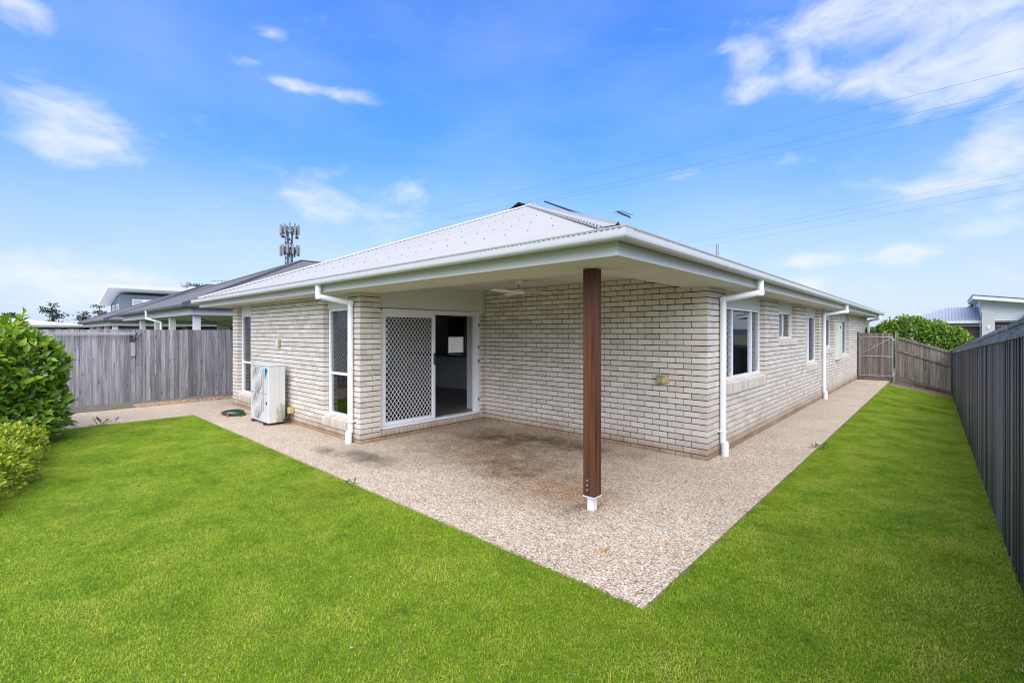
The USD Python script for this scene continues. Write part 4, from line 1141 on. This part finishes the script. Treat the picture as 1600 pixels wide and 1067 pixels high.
def plant(name, label, cat, blobs, nleaf, ln, w, material, seed, trunk, parts=0, group=None, tips=(), fill=.75):
    """blobs: (centre, radii). Leaves grow outwards in the shells of the blobs, toned darker towards the inside and lighter near the top."""
    rng = np.random.default_rng(seed); base = (blobs[0][0][0], blobs[0][0][1], 0)
    t = Thing(name, label, cat, base, group)
    vol = np.array([np.prod(b[1]) ** (2 / 3) for b in blobs]); vol /= vol.sum(); L = []
    while len(L) < nleaf:
        i = rng.choice(len(blobs), p=vol); c, r = np.array(blobs[i][0]), np.array(blobs[i][1])
        q = rng.normal(size=3); q /= np.linalg.norm(q)
        rad = rng.uniform(fill, 1.0) ** .7; rough = .82 + .36 * meshkit.noise((q * 2.3 + i * 7)[None], seed)[0]
        o = c + q * r * rad * rough
        if o[2] < .02: continue
        if any(np.sum(((o - np.array(cc)) / np.array(rr)) ** 2) < fill ** 2 * .8 for j, (cc, rr) in enumerate(blobs) if j != i) and rng.random() < .8: continue
        d = q * .7 + rng.normal(size=3) * .45 + [0, 0, .35]; up = q + rng.normal(size=3) * .35 + [0, 0, .8]
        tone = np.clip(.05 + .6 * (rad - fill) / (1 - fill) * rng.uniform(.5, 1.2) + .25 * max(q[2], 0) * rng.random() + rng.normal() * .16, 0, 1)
        s = rng.uniform(.65, 1.2); L.append((o, d, up, ln * s, w * s, tone))
    for o, d, nl in tips:                      # young shoots
        o, d = np.array(o), np.array(d)
        for k in range(nl):
            p = o + d * k / nl; q = rng.normal(size=3); q[2] = abs(q[2]) * .6 + .5; L.append((p, q, np.array((0, 0, 1.)) + rng.normal(size=3) * .3, ln * rng.uniform(.7, 1.1), w * rng.uniform(.8, 1.1), np.clip(.65 + rng.normal() * .2, 0, 1)))
    L.sort(key=lambda a: np.linalg.norm(a[0] - np.array((0, 0, 1.8))) - .15 * a[5])
    for pts, r in trunk: t.part("stem", MB().tube(pts, r, 7), "bark")
    for o, d, nl in tips: t.part("shoot", MB().tube([np.array(o) - np.array(d) * .5, np.array(o) + np.array(d)], [.01, .004], 5), "bark")
    for a in L[:parts]:
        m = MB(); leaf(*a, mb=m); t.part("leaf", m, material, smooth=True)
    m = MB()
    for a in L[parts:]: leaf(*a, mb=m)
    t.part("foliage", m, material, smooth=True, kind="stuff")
    return t


plant("large_shrub", "tall leafy green shrub with large glossy leaves at the left edge of the lawn", "shrub",
      [((-11.35, -.15, 1.0), (.95, .85, 1.05)), ((-11.2, -.1, .45), (.95, .85, .5)), ((-11.5, -.5, 1.45), (.75, .7, .55)), ((-11.0, .25, 1.25), (.5, .5, .5)), ((-12.6, -.5, 1.2), (.9, .8, .9)), ((-10.6, -.7, 1.2), (.7, .6, .8))],
      7200, .165, .078, "shrub_leaf", 5, [([(-11.3, -.2, -.1), (-11.3, -.15, 1.3)], [.035, .012]), ([(-11.3, -.2, .2), (-10.9, .1, 1.2)], [.02, .008]), ([(-11.3, -.2, .2), (-11.7, -.5, 1.4)], [.02, .008]), ([(-12.5, -.5, -.1), (-12.6, -.5, 1.4)], [.03, .01])],
      parts=295, tips=[((-11.45, .2, 1.72), (.03, .05, .42), 16), ((-11.15, .45, 1.5), (.05, .05, .25), 9), ((-11.9, .1, 1.8), (0, .0, .22), 9)])
plant("low_hedge", "low clipped yellow-green hedge at the lawn's left edge below the large shrub", "hedge",
      [((-9.6, .05, .20), (.48, .42, .29)), ((-9.05, -.02, .22), (.46, .40, .33)), ((-8.4, -.08, .19), (.5, .44, .29)), ((-7.75, -.22, .20), (.46, .42, .31)), ((-10.2, .08, .18), (.42, .38, .27)), ((-7.1, -.36, .2), (.5, .4, .28)), ((-9.35, .2, .28), (.2, .2, .26)), ((-8.1, .05, .26), (.2, .2, .25))],
      8200, .056, .030, "box_leaf", 8, [([(x, y - .08, -.1), (x, y, .5)], [.02, .006]) for x, y in ((-9.6, .0), (-9.0, 0), (-8.3, -.1), (-7.7, -.2), (-7.1, -.3))], fill=.55)
plant("rear_hedge", "dense rounded green hedge rising behind the sloping end fence", "hedge",
      [((-1.55, 24.2, 1.3), (.6, .7, .95)), ((-.9, 24.2, 1.45), (.75, .8, 1.0)), ((-.1, 24.1, 1.25), (.75, .8, .98)), ((.35, 24.0, 1.0), (.55, .7, .95)), ((-2.5, 25.3, 1.2), (.7, .6, .85)), ((-3.4, 25.9, 1.1), (.7, .6, .8))],
      17000, .12, .07, "hedge_leaf", 12, [([(x, 24.2, -.7), (x, 24.2, 1.7)], [.04, .01]) for x in (-1.5, -.8, 0, .4)], fill=.6, tips=[((-1.6, 24.2, 2.0), (.05, 0, .4), 10), ((-1.1, 24.2, 2.3), (.0, 0, .25), 8)])
for (x, y, n, h, lab) in ((-12.02, 1.35, 12, .16, "small dark leafy weed at the lawn edge beside the left path"), (-5.15, 2.80, 7, .10, "thin grassy weed sprouting at the patio edge left of centre"), (-1.40, 8.6, 16, .10, "clump of weeds creeping over the side path edge near the downpipe")):
    rng = np.random.default_rng(int(abs(x * 10))); t = Thing("weed", lab, "weed", (x, y, 0), "weeds along the paving edges"); m = MB(); st = MB()
    for k in range(n):
        q = rng.normal(size=3) * [1, 1, .3] + [0, 0, .9]; q /= np.linalg.norm(q); o = np.array((x, y, 0)) + rng.normal(size=3) * [.05, .07, 0]
        st.tube([o, o + q * h * .6], .002, 4); leaf(o + q * h * .5, q, np.array((0, 0, 1.)) + rng.normal(size=3) * .3, h * .7, h * .24, rng.random(), mb=m)
    t.part("stem", st, "weed_leaf", kind="stuff"); t.part("foliage", m, "weed_leaf", kind="stuff")


# ------------------------------------------------------------------ neighbouring houses
def hip(x0, x1, y0, y1, z, pitch):
    w, d = x1 - x0, y1 - y0; h = min(w, d) / 2
    a = (np.array((x0 + h, y0 + h, z + pitch * h)), np.array((x1 - h, y1 - h, z + pitch * h)))
    v = [(x0, y0, z), (x1, y0, z), (x1, y1, z), (x0, y1, z), a[0], a[1]]
    f = [[0, 1, 5], [0, 5, 4], [1, 2, 5], [2, 3, 4], [2, 4, 5], [3, 0, 4]] if w > d else [[0, 1, 4], [1, 2, 5], [1, 5, 4], [2, 3, 5], [3, 0, 4], [3, 4, 5]]
    return MB().add(v, f), a


def cap_line(t, pts, mt, r=.07):
    for a, b in pts:
        t.part("hip_capping", MB().tube([a, b], r, 6), mt)


def weatherboard(lo, hi, axis, out, step=.18):
    """Lapped boards on the face at lo[axis]."""
    mb = MB(); z = lo[2]
    while z < hi[2] - .01:
        e = min(z + step, hi[2]); a = np.array(lo, float); b = np.array(hi, float); a[2], b[2] = z, e
        v = []
        for zz, oo in ((z, .035), (e, .012)):
            for s in (0, 1):
                p = a.copy() if not s else b.copy(); p[2] = zz; p[axis] = lo[axis]; v.append(p.copy()); p[axis] += out * oo; v.append(p.copy())
        mb.tm(trimesh.convex.convex_hull(np.array(v))); z += step
    return mb


n1 = Thing("grey_roof_house", "neighbouring house with dark grey hip roof and open patio behind the left fence", "house", (-25, 10, 0))
X0, X1, Y0, Y1, ZE = -32.3, -18.6, 4.1, 26.0, 2.75
m, ap = hip(X0, X1, Y0, Y1, ZE, .425); n1.part("roof", m, "slate_roof")
cap_line(n1, [((X1, Y0, ZE), ap[0]), ((X0, Y0, ZE), ap[0]), (ap[0], ap[1])], "slate_gutter")
m = MB(); ring(m, [(-.3, ZE - .12), (.02, ZE - .12), (.05, ZE - .08), (.05, ZE), (-.02, ZE + .01)], X0, X1, Y0, Y1); n1.part("gutter", m, "slate_gutter")
m = MB(); ring(m, [(-.6, ZE - .34), (-.25, ZE - .34), (-.25, ZE - .10)], X0, X1, Y0, Y1); n1.part("fascia", m, "white_cladding")
m = MB(); m.box((X0 + .4, Y0 + .4, ZE - .30), (X1 - .4, Y1 - .4, ZE - .25)); n1.part("soffit", m, "soffit_paint")
for x, y in ((X1 - .55, Y0 + .5), (X1 - .55, Y0 + 2.9), (-22.6, Y0 + .5), (-25.2, Y0 + .5), (-28.4, Y0 + .5)):
    m = MB(); m.box((x - .1, y - .1, 0), (x + .1, y + .1, ZE - .3)); n1.part("patio_post", m, "white_cladding")
n1.part("wall", weatherboard((-31.5, 8.6, 0), (-19.6, 8.6, ZE - .3), 1, -1), "beige_cladding")
n1.part("wall", weatherboard((-19.5, 8.6, 0), (-19.5, 24.0, ZE - .3), 0, 1), "beige_cladding")
for a, b in ((-21.4, -20.3), (-24.6, -22.8), (-29, -27)):
    m = MB(); m.box((a, 8.54, .3), (b, 8.56, 2.1)); w = n1.part("window", m, "dark_glass_far")
    m = MB(); m.box((a - .06, 8.53, 2.1), (b + .06, 8.56, 2.17)); m.box((a - .06, 8.53, .3), (a, 8.56, 2.1)); m.box((b, 8.53, .3), (b + .06, 8.56, 2.1)); m.box(((a + b) / 2 - .03, 8.52, .3), ((a + b) / 2 + .03, 8.539, 2.1)); n1.part("window_frame", m, "white_cladding", w)
for y0, y1 in ((9.2, 11.6), (12.5, 14.0)):
    m = MB(); m.box((-19.45, y0, .3), (-19.43, y1, 2.1)); n1.part("window", m, "dark_glass_far")
pts = [(-19.2, 4.7 + t * 2.4, 2.30 - .28 * math.sin(math.pi * t)) for t in np.linspace(0, 1, 14)]
pts += [(-19.2 - t * 3.3, 7.1, 2.30 - .30 * math.sin(math.pi * t)) for t in np.linspace(.05, 1, 14)]
n1.part("string_light", MB().tube(pts, .02, 5), "string_green")
m = MB(); m.tube([(-24.4, Y0 - .03, ZE - .05), (-24.4, Y0 - .03, 2.38), (-24.0, Y0 + .4, 2.22), (-24.0, Y0 + .42, 0)], .05, 8); n1.part("downpipe", m, "white_plastic")

n2 = Thing("far_grey_house", "second dark grey roofed house further along behind the first one", "house", (-41, 10, 0))
X0, X1, Y0, Y1, ZE = -48, -34.6, 3.9, 20, 2.55
m, ap = hip(X0, X1, Y0, Y1, ZE, .43); n2.part("roof", m, "slate_roof")
cap_line(n2, [((X1, Y0, ZE), ap[0]), ((X0, Y0, ZE), ap[0]), (ap[0], ap[1])], "slate_gutter")
m = MB(); ring(m, [(-.3, ZE - .14), (.02, ZE - .14), (.05, ZE - .08), (.05, ZE), (-.02, ZE + .01)], X0, X1, Y0, Y1); n2.part("gutter", m, "slate_gutter")
m = MB(); ring(m, [(-.6, ZE - .36), (-.25, ZE - .36), (-.25, ZE - .12)], X0, X1, Y0, Y1); n2.part("fascia", m, "white_cladding")
n2.part("wall", weatherboard((-47, 8.0, 0), (-35.5, 8.0, ZE - .3), 1, -1), "beige_cladding"); n2.part("wall", weatherboard((-35.4, 8.0, 0), (-35.4, 19, ZE - .3), 0, 1), "far_wall")
for x in (X1 - .5, -38, -41.5, -45):
    m = MB(); m.box((x - .12, Y0 + .4, 0), (x + .12, Y0 + .64, ZE - .3)); n2.part("patio_post", m, "white_cladding")
for a, b in ((-38, -36.5), (-43, -40)):
    m = MB(); m.box((a, 7.94, .3), (b, 7.96, 2.1)); n2.part("window", m, "dark_glass_far")

ts = Thing("two_storey_house", "blue-grey clad two storey house with a white skillion roof beyond the grey roofs", "house", (-60, 12, 0))
HX, HY = -58.1, 7.7
ts.part("wall", weatherboard((HX, HY, 0), (HX, 24, 5.45), 0, 1, .26), "grey_cladding"); ts.part("wall", weatherboard((HX - 5.5, HY, 0), (HX, HY, 5.35), 1, -1, .26), "grey_cladding")
m = MB(); m.box((HX - 5.5, HY + .02, 0), (HX - .02, 24, 4.6)); ts.part("core_wall", m, "grey_cladding")
m = MB(); m.tm(trimesh.convex.convex_hull(np.array([(x, y, z) for x, z0 in ((HX + 1.0, 5.98), (HX - 6.2, 4.55)) for y in (HY - 1.0, 25) for z in (z0, z0 + .38)]))); ts.part("roof", m, "white_roof_far")
for a, b in ((HX - 4.2, HX - 3.2), (HX - 1.9, HX - .7)):
    m = MB(); m.box((a, HY - .06, 3.75), (b, HY - .04, 4.45)); w = ts.part("window", m, "dark_glass_far")
    m = MB(); m.box((a - .12, HY - .07, 3.63), (b + .12, HY - .04, 3.75)); m.box((a - .12, HY - .07, 4.45), (b + .12, HY - .04, 4.55)); m.box((a - .12, HY - .07, 3.75), (a, HY - .04, 4.45)); m.box((b, HY - .07, 3.75), (b + .12, HY - .04, 4.45)); ts.part("window_frame", m, "white_cladding", w)
m = MB(); m.box((HX + .045, 8.6, 3.5), (HX + .06, 10.25, 5.05)); w = ts.part("window", m, "white_cladding")
m = MB(); m.box((HX + .061, 8.68, 3.6), (HX + .07, 9.36, 4.97)); ts.part("pane", m, "blind_grey", w)
m = MB(); m.box((HX + .061, 9.46, 3.6), (HX + .07, 10.17, 4.97)); ts.part("blind", m, "blind_white", w)
ts.part("roof_vent", MB().add(*lathe([(0, 5.9), (.25, 5.9), (.25, 6.45), (.42, 6.5), (.42, 6.8), (.2, 7.0), (0, 7.02)], (HX + .2, 12.9, .12), 12)), "galvanised", smooth=40)

wh = Thing("white_roof_house", "long low house with pale white roof and grey wall above the left fence", "house", (-55, 0, 0))
m, ap = hip(-64, -48.5, -9, 5.0, 2.36, .12); wh.part("roof", m, "white_roof_far")
m = MB(); m.box((-63, -8.4, 0), (-49.2, 4.4, 2.3)); wh.part("wall", m, "far_wall")
m = MB(); ring(m, [(-.1, 2.2), (.03, 2.2), (.03, 2.36)], -64, -48.5, -9, 5.0); wh.part("gutter", m, "concrete_edge")
wh2 = Thing("white_roof_shed", "second pale white roofed building stepping up towards the two storey house", "house", (-55, 6, 0))
m, ap = hip(-70, -54.0, 4.4, 16, 2.7, .26); wh2.part("roof", m, "white_roof_far")
m = MB(); m.box((-69, 5.1, 0), (-54.7, 15, 2.6)); wh2.part("wall", m, "far_wall")
m = MB(); ring(m, [(-.1, 2.5), (.03, 2.5), (.03, 2.7)], -70, -54, 4.4, 16); wh2.part("gutter", m, "concrete_edge")

rh = Thing("garage_house", "white and grey house with corrugated roof and brown garage doors behind the hedge", "house", (1, 46, 0))
GYF = 46.0
X0, X1, Y0, Y1, ZE = -8.0, 2.35, GYF - .5, 60.0, 2.62
ex, ry, rz = -2.1, 49.0, 3.68
m = MB().add([(ex, Y0, ZE), (X1, Y0, ZE), (1.0, ry, rz + .02), (.22, ry, rz), (-1.2, 60, ZE), (X1, ry, rz + .02)], [[0, 1, 5], [0, 5, 3], [3, 5, 2], [0, 3, 4], [3, 5, 4]])
m.add([(1.05, 51.0, 3.4), (3.2, 51.0, 3.4), (3.2, 53.0, 4.1), (1.75, 53.0, 4.1), (1.0, 54.0, 3.0), (3.2, 54.0, 3.0)], [[0, 1, 2], [0, 2, 3], [0, 3, 4], [3, 2, 5], [3, 5, 4]])
rh.part("roof", m, "corrugated_grey")
m = MB()
for x in np.arange(ex + .25, X1, .17):
    h = min((x - ex) * 1.5, ry - Y0 - .05); k_ = (rz - ZE) / (ry - Y0); m.tube([(x, Y0, ZE + .012), (x, Y0 + h, ZE + k_ * h + .012)], .03, 4, caps=False)
rh.part("roof_rib", m, "corrugated_grey", kind="stuff")
X0 = ex
m = MB(); ring(m, [(-.1, ZE - .18), (.03, ZE - .18), (.05, ZE), (-.02, ZE + .01)], X0, X1, Y0, Y1); rh.part("gutter", m, "white_cladding")
m = MB(); m.box((-1.7, GYF, -.7), (.95, GYF + 6, ZE - .15)); m.box((.95, GYF, 2.28), (1.94, GYF + .2, ZE - .16)); rh.part("wall", m, "render_grey")


def garage(x0, x1, y, z1, nm="garage_door"):
    m = MB(); z = -.7
    while z < z1 - .02:
        e = min(z + .42, z1); m.box((x0, y, z + .012), (x1, y + .06, e), c=.012); z += .42
    return rh.part(nm, m, "door_brown")


garage(.95, 1.94, GYF + .08, 2.27)
m = MB(); m.box((2.0, GYF - .9, -.7), (2.62, GYF + .4, 3.2)); rh.part("pillar", m, "render_grey")
rh.part("wall", weatherboard((1.98, GYF - .4, 2.60), (7.5, GYF - .4, 4.0), 1, -1, .2), "white_cladding")
rh.part("wall", weatherboard((1.97, GYF - .4, 2.60), (1.97, GYF + 6, 4.0), 0, -1, .2), "white_cladding")
m = MB(); m.box((1.99, GYF - .38, -.7), (7.5, GYF + 6, 2.59)) if False else m.box((2.63, GYF - .30, 2.50), (3.98, GYF - .1, 2.60)); rh.part("lintel", m, "render_grey")
garage(2.63, 3.98, GYF + .0, 2.50)
m = MB(); m.box((3.98, GYF - 1.0, -.7), (7.5, GYF + .3, 3.0)); rh.part("pillar", m, "render_grey")
m = MB(); m.tm(trimesh.convex.convex_hull(np.array([(x, y, z) for x, z0 in ((1.53, 4.08), (8.5, 3.03)) for y in (GYF - 1.4, GYF + 7) for z in (z0, z0 + .24)]))); sk = rh.part("skillion_roof", m, "white_cladding")
m = MB(); m.tm(trimesh.convex.convex_hull(np.array([(x, y, z) for x, z0 in ((1.51, 4.325), (8.52, 3.272)) for y in (GYF - 1.43, GYF + 7.03) for z in (z0, z0 + .05)]))); rh.part("roof_sheet", m, "slate_gutter", sk)
m = MB(); m.box((2.25, GYF - .96, 2.02), (2.37, GYF - .905, 2.28), c=.02); rh.part("wall_lamp", m, "white_cladding")
m = MB(); m.tube([(1.62, GYF - .9, 3.5), (1.62, GYF - .9, 4.1)], .03, 6); rh.part("roof_mast", m, "grey_metal")

# ------------------------------------------------------------------ far poles, tower, trees, wires
for (x, y, z, w, lab) in ((-75.0, 18.0, 8.1, .75, "dark power pole top with crossarm behind the grey roofs"),):
    t = Thing("power_pole", lab, "pole", (x, y, 0)); t.part("pole", MB().tube([(x, y, 0), (x, y, z + .35)], .14, 8), "black_metal")
    m = MB(); m.box((x - .1, y - w, z), (x + .1, y + w, z + .18)); t.part("crossarm", m, "black_metal")
    for s in (-.9, -.4, .4, .9):
        m = MB(); m.tube([(x, y + s * w, z + .18), (x, y + s * w, z + .42)], .06, 6); t.part("insulator", m, "black_metal")
t = Thing("tv_antenna", "thin grey television antenna above the far grey roof", "antenna", (-44.0, 12.3, 4.5))
t.part("mast", MB().tube([(-44.0, 12.3, 4.3), (-44.0, 12.3, 6.05)], .025, 6), "grey_metal")
t.part("boom", MB().tube([(-44.5, 11.8, 6.05), (-43.5, 12.8, 6.05)], .02, 5), "grey_metal")
for i in range(6):
    e = -.5 + i * .2; t.part("element", MB().tube([(-44.0 + e - .2, 12.3 + e + .2, 6.05), (-44.0 + e + .2, 12.3 + e - .2, 6.05)], .012, 4), "grey_metal")

TX, TY = -123.1, 49.9
tw = Thing("phone_tower", "lattice mobile phone tower carrying two tiers of white antenna panels", "tower", (TX, TY, 0))
m = MB(); W = 1.05
cs = [(TX + W * math.cos(a), TY + W * math.sin(a)) for a in (.3, 2.4, 4.5)]
for x, y in cs: m.tube([(x, y, -1), (x, y, 26.5)], .11, 6)
m.tube([(TX + .3, TY - .6, -1), (TX + .3, TY - .6, 27)], .26, 6)
z = 0
while z < 26:
    for i in range(3):
        a, b = cs[i], cs[(i + 1) % 3]; m.tube([(*a, z), (*b, z + 1.3)], .05, 4); m.tube([(*b, z), (*a, z + 1.3)], .05, 4); m.tube([(*a, z), (*b, z)], .05, 4)
    z += 1.3
tw.part("lattice_mast", m, "tower_steel")
for tier, (zc, hgt) in enumerate(((28.0, 2.9), (22.8, 2.9))):
    m = MB()
    for zz in (zc - .7, zc + .5):
        m.tube([(TX + 2.1 * math.cos(a), TY + 2.1 * math.sin(a), zz) for a in np.linspace(0, 2 * math.pi, 13)], .08, 5)
        for a in np.arange(6) * math.pi / 3: m.tube([(TX, TY, zz), (TX + 2.1 * math.cos(a), TY + 2.1 * math.sin(a), zz)], .07, 4)
    tw.part("ring_frame", m, "tower_steel")
    for k in range(11):
        a = 2 * math.pi * k / 11 + .2 + tier * .3; x, y = TX + 2.15 * math.cos(a), TY + 2.15 * math.sin(a); hh = hgt * R.uniform(.75, 1.0); dz = R.uniform(-.2, .2)
        m = MB(); m.box((x - .19, y - .19, zc - hh / 2 + dz), (x + .19, y + .19, zc + hh / 2 + dz), c=.03); tw.part("antenna_panel", m, "tower_panel")
        m = MB(); m.box((x - .15 - .35 * math.cos(a), y - .15 - .35 * math.sin(a), zc - .8), (x + .15 - .35 * math.cos(a), y + .15 - .35 * math.sin(a), zc + .1)); tw.part("radio_box", m, "black_metal")
    for a in (.6, 2.9, 5.0):
        if tier == 0:
            x, y = TX + 2.0 * math.cos(a), TY + 2.0 * math.sin(a); tw.part("dish", MB().add(*lathe([(0, -.35), (.35, -.3), (.45, 0), (.3, .3), (0, .35)], (x, y, zc - 2.0), 10)), "black_metal", smooth=40)


def tree(name, label, x, y, h, clumps, seed, r=.8):
    rng = np.random.default_rng(seed); t = Thing(name, label, "tree", (x, y, 0), "dark trees on the left skyline"); tr, fo = MB(), MB()
    tr.tube([(x, y, -1), (x + .1, y, h * .95)], [.3, .06], 6)
    for k in range(clumps):
        z = h * rng.uniform(.5, 1.0); a = rng.uniform(0, 2 * math.pi); q = rng.uniform(.2, 1) * r * (1.25 - abs(z / h - .7))
        c = np.array((x + q * math.cos(a), y + q * math.sin(a), z)); tr.tube([(x, y, z - .5), c], [.07, .03], 4)
        for _ in range(46):
            o = c + rng.normal(size=3) * [.42, .42, .16]; leaf(o, rng.normal(size=3) + [0, 0, .3], rng.normal(size=3) + [0, 0, 1], rng.uniform(.25, .5), .2, rng.random(), mb=fo)
    t.part("trunk", tr, "bark"); t.part("crown", fo, "far_leaf")


TREES = [(-112.0, 5.9, 6.6, 12, .95, "layered dark tree above the white roof near the large shrub"), (-104.0, 11.1, 6.4, 6, .6, "ragged dark tree just left of the two storey house"), (-118.0, 1.0, 4.9, 6, .9, "small dark tree top showing behind the large shrub"), (-110, 9.6, 5.0, 5, .7, "low dark tree top left of the ragged tree above the white roof")]
for i, (x, y, h, c, r, lab) in enumerate(TREES):
    tree("far_tree", lab, x, y, h, c, 40 + i, r)


def ground_hills():
    mb = MB(); n = 140; v = []
    for i in range(n + 1):
        a = math.radians(-150 + 210 * i / n); d = 700
        h = 3.0 + 9 * meshkit.fbm(np.array([[i * .12, 3.1, 0]]), 4, 2)[0]
        for dd, zz in ((-60, -1), (0, h), (200, -1)):
            v.append(((d + dd) * math.sin(a), (d + dd) * math.cos(a), zz))
    f = [(3 * i + j, 3 * i + 3 + j, 3 * i + 4 + j, 3 * i + 1 + j) for i in range(n) for j in range(2)]
    mb.add(np.array(v), np.array(f)[:, ::-1]); single("hills", mb, "far_leaf", kind="structure")


ground_hills()
WIRES = [((-66.1, 47.9, 22.0), (10.4, 63.5, 26.0), "uppermost overhead power line crossing the sky from the roof apex"),
         ((-61.7, 51.6, 21.0), (10.5, 63.5, 23.0), "second overhead power line crossing the sky below the uppermost one"),
         ((-61.7, 51.9, 21.3), (10.4, 63.6, 24.3), "power line meeting the second one at the left and rising above it at the right"),
         ((-44.0, 60.0, 13.0), (9.0, 63.0, 16.6), "lower overhead power line above the right roof edge"),
         ((-44.0, 61.0, 13.0), (9.0, 63.2, 15.9), "lower power line just beneath the one above the right roof edge"),
         ((-44.0, 62.0, 12.4), (9.0, 63.4, 15.1), "lowest overhead power line at the right edge of the sky")]
for a, b, lab in WIRES:
    a, b = np.array(a), np.array(b); pts = [a + (b - a) * t - np.array((0, 0, 1.2)) * 4 * t * (1 - t) * .25 for t in np.linspace(0, 1, 24)]
    t = Thing("power_line", lab, "power line", a, "overhead power lines"); t.part("cable", MB().tube(pts, .014 if a[2] > 20 else .009, 5, caps=False), "wire", smooth=True)

m = MB(); rng = np.random.default_rng(77)
for k in range(34):
    x, y = (rng.uniform(-9, -1.6), rng.uniform(-.3, 2.7)) if k < 24 else (rng.uniform(-1.2, .3), rng.uniform(3, 14))
    a = rng.uniform(0, 6.28); leaf(np.array((x, y, float(lawn_z(x, y)) + .02)), np.array((math.cos(a), math.sin(a), .15)), np.array((0, 0, 1.)), rng.uniform(.015, .032), .012, rng.random(), mb=m)
simple("dry_leaf", (.34, .28, .17), .8, .3, 9)
single("fallen_leaves", m, "dry_leaf", "small pale dry leaves scattered on the lawn", "leaf litter", kind="stuff")
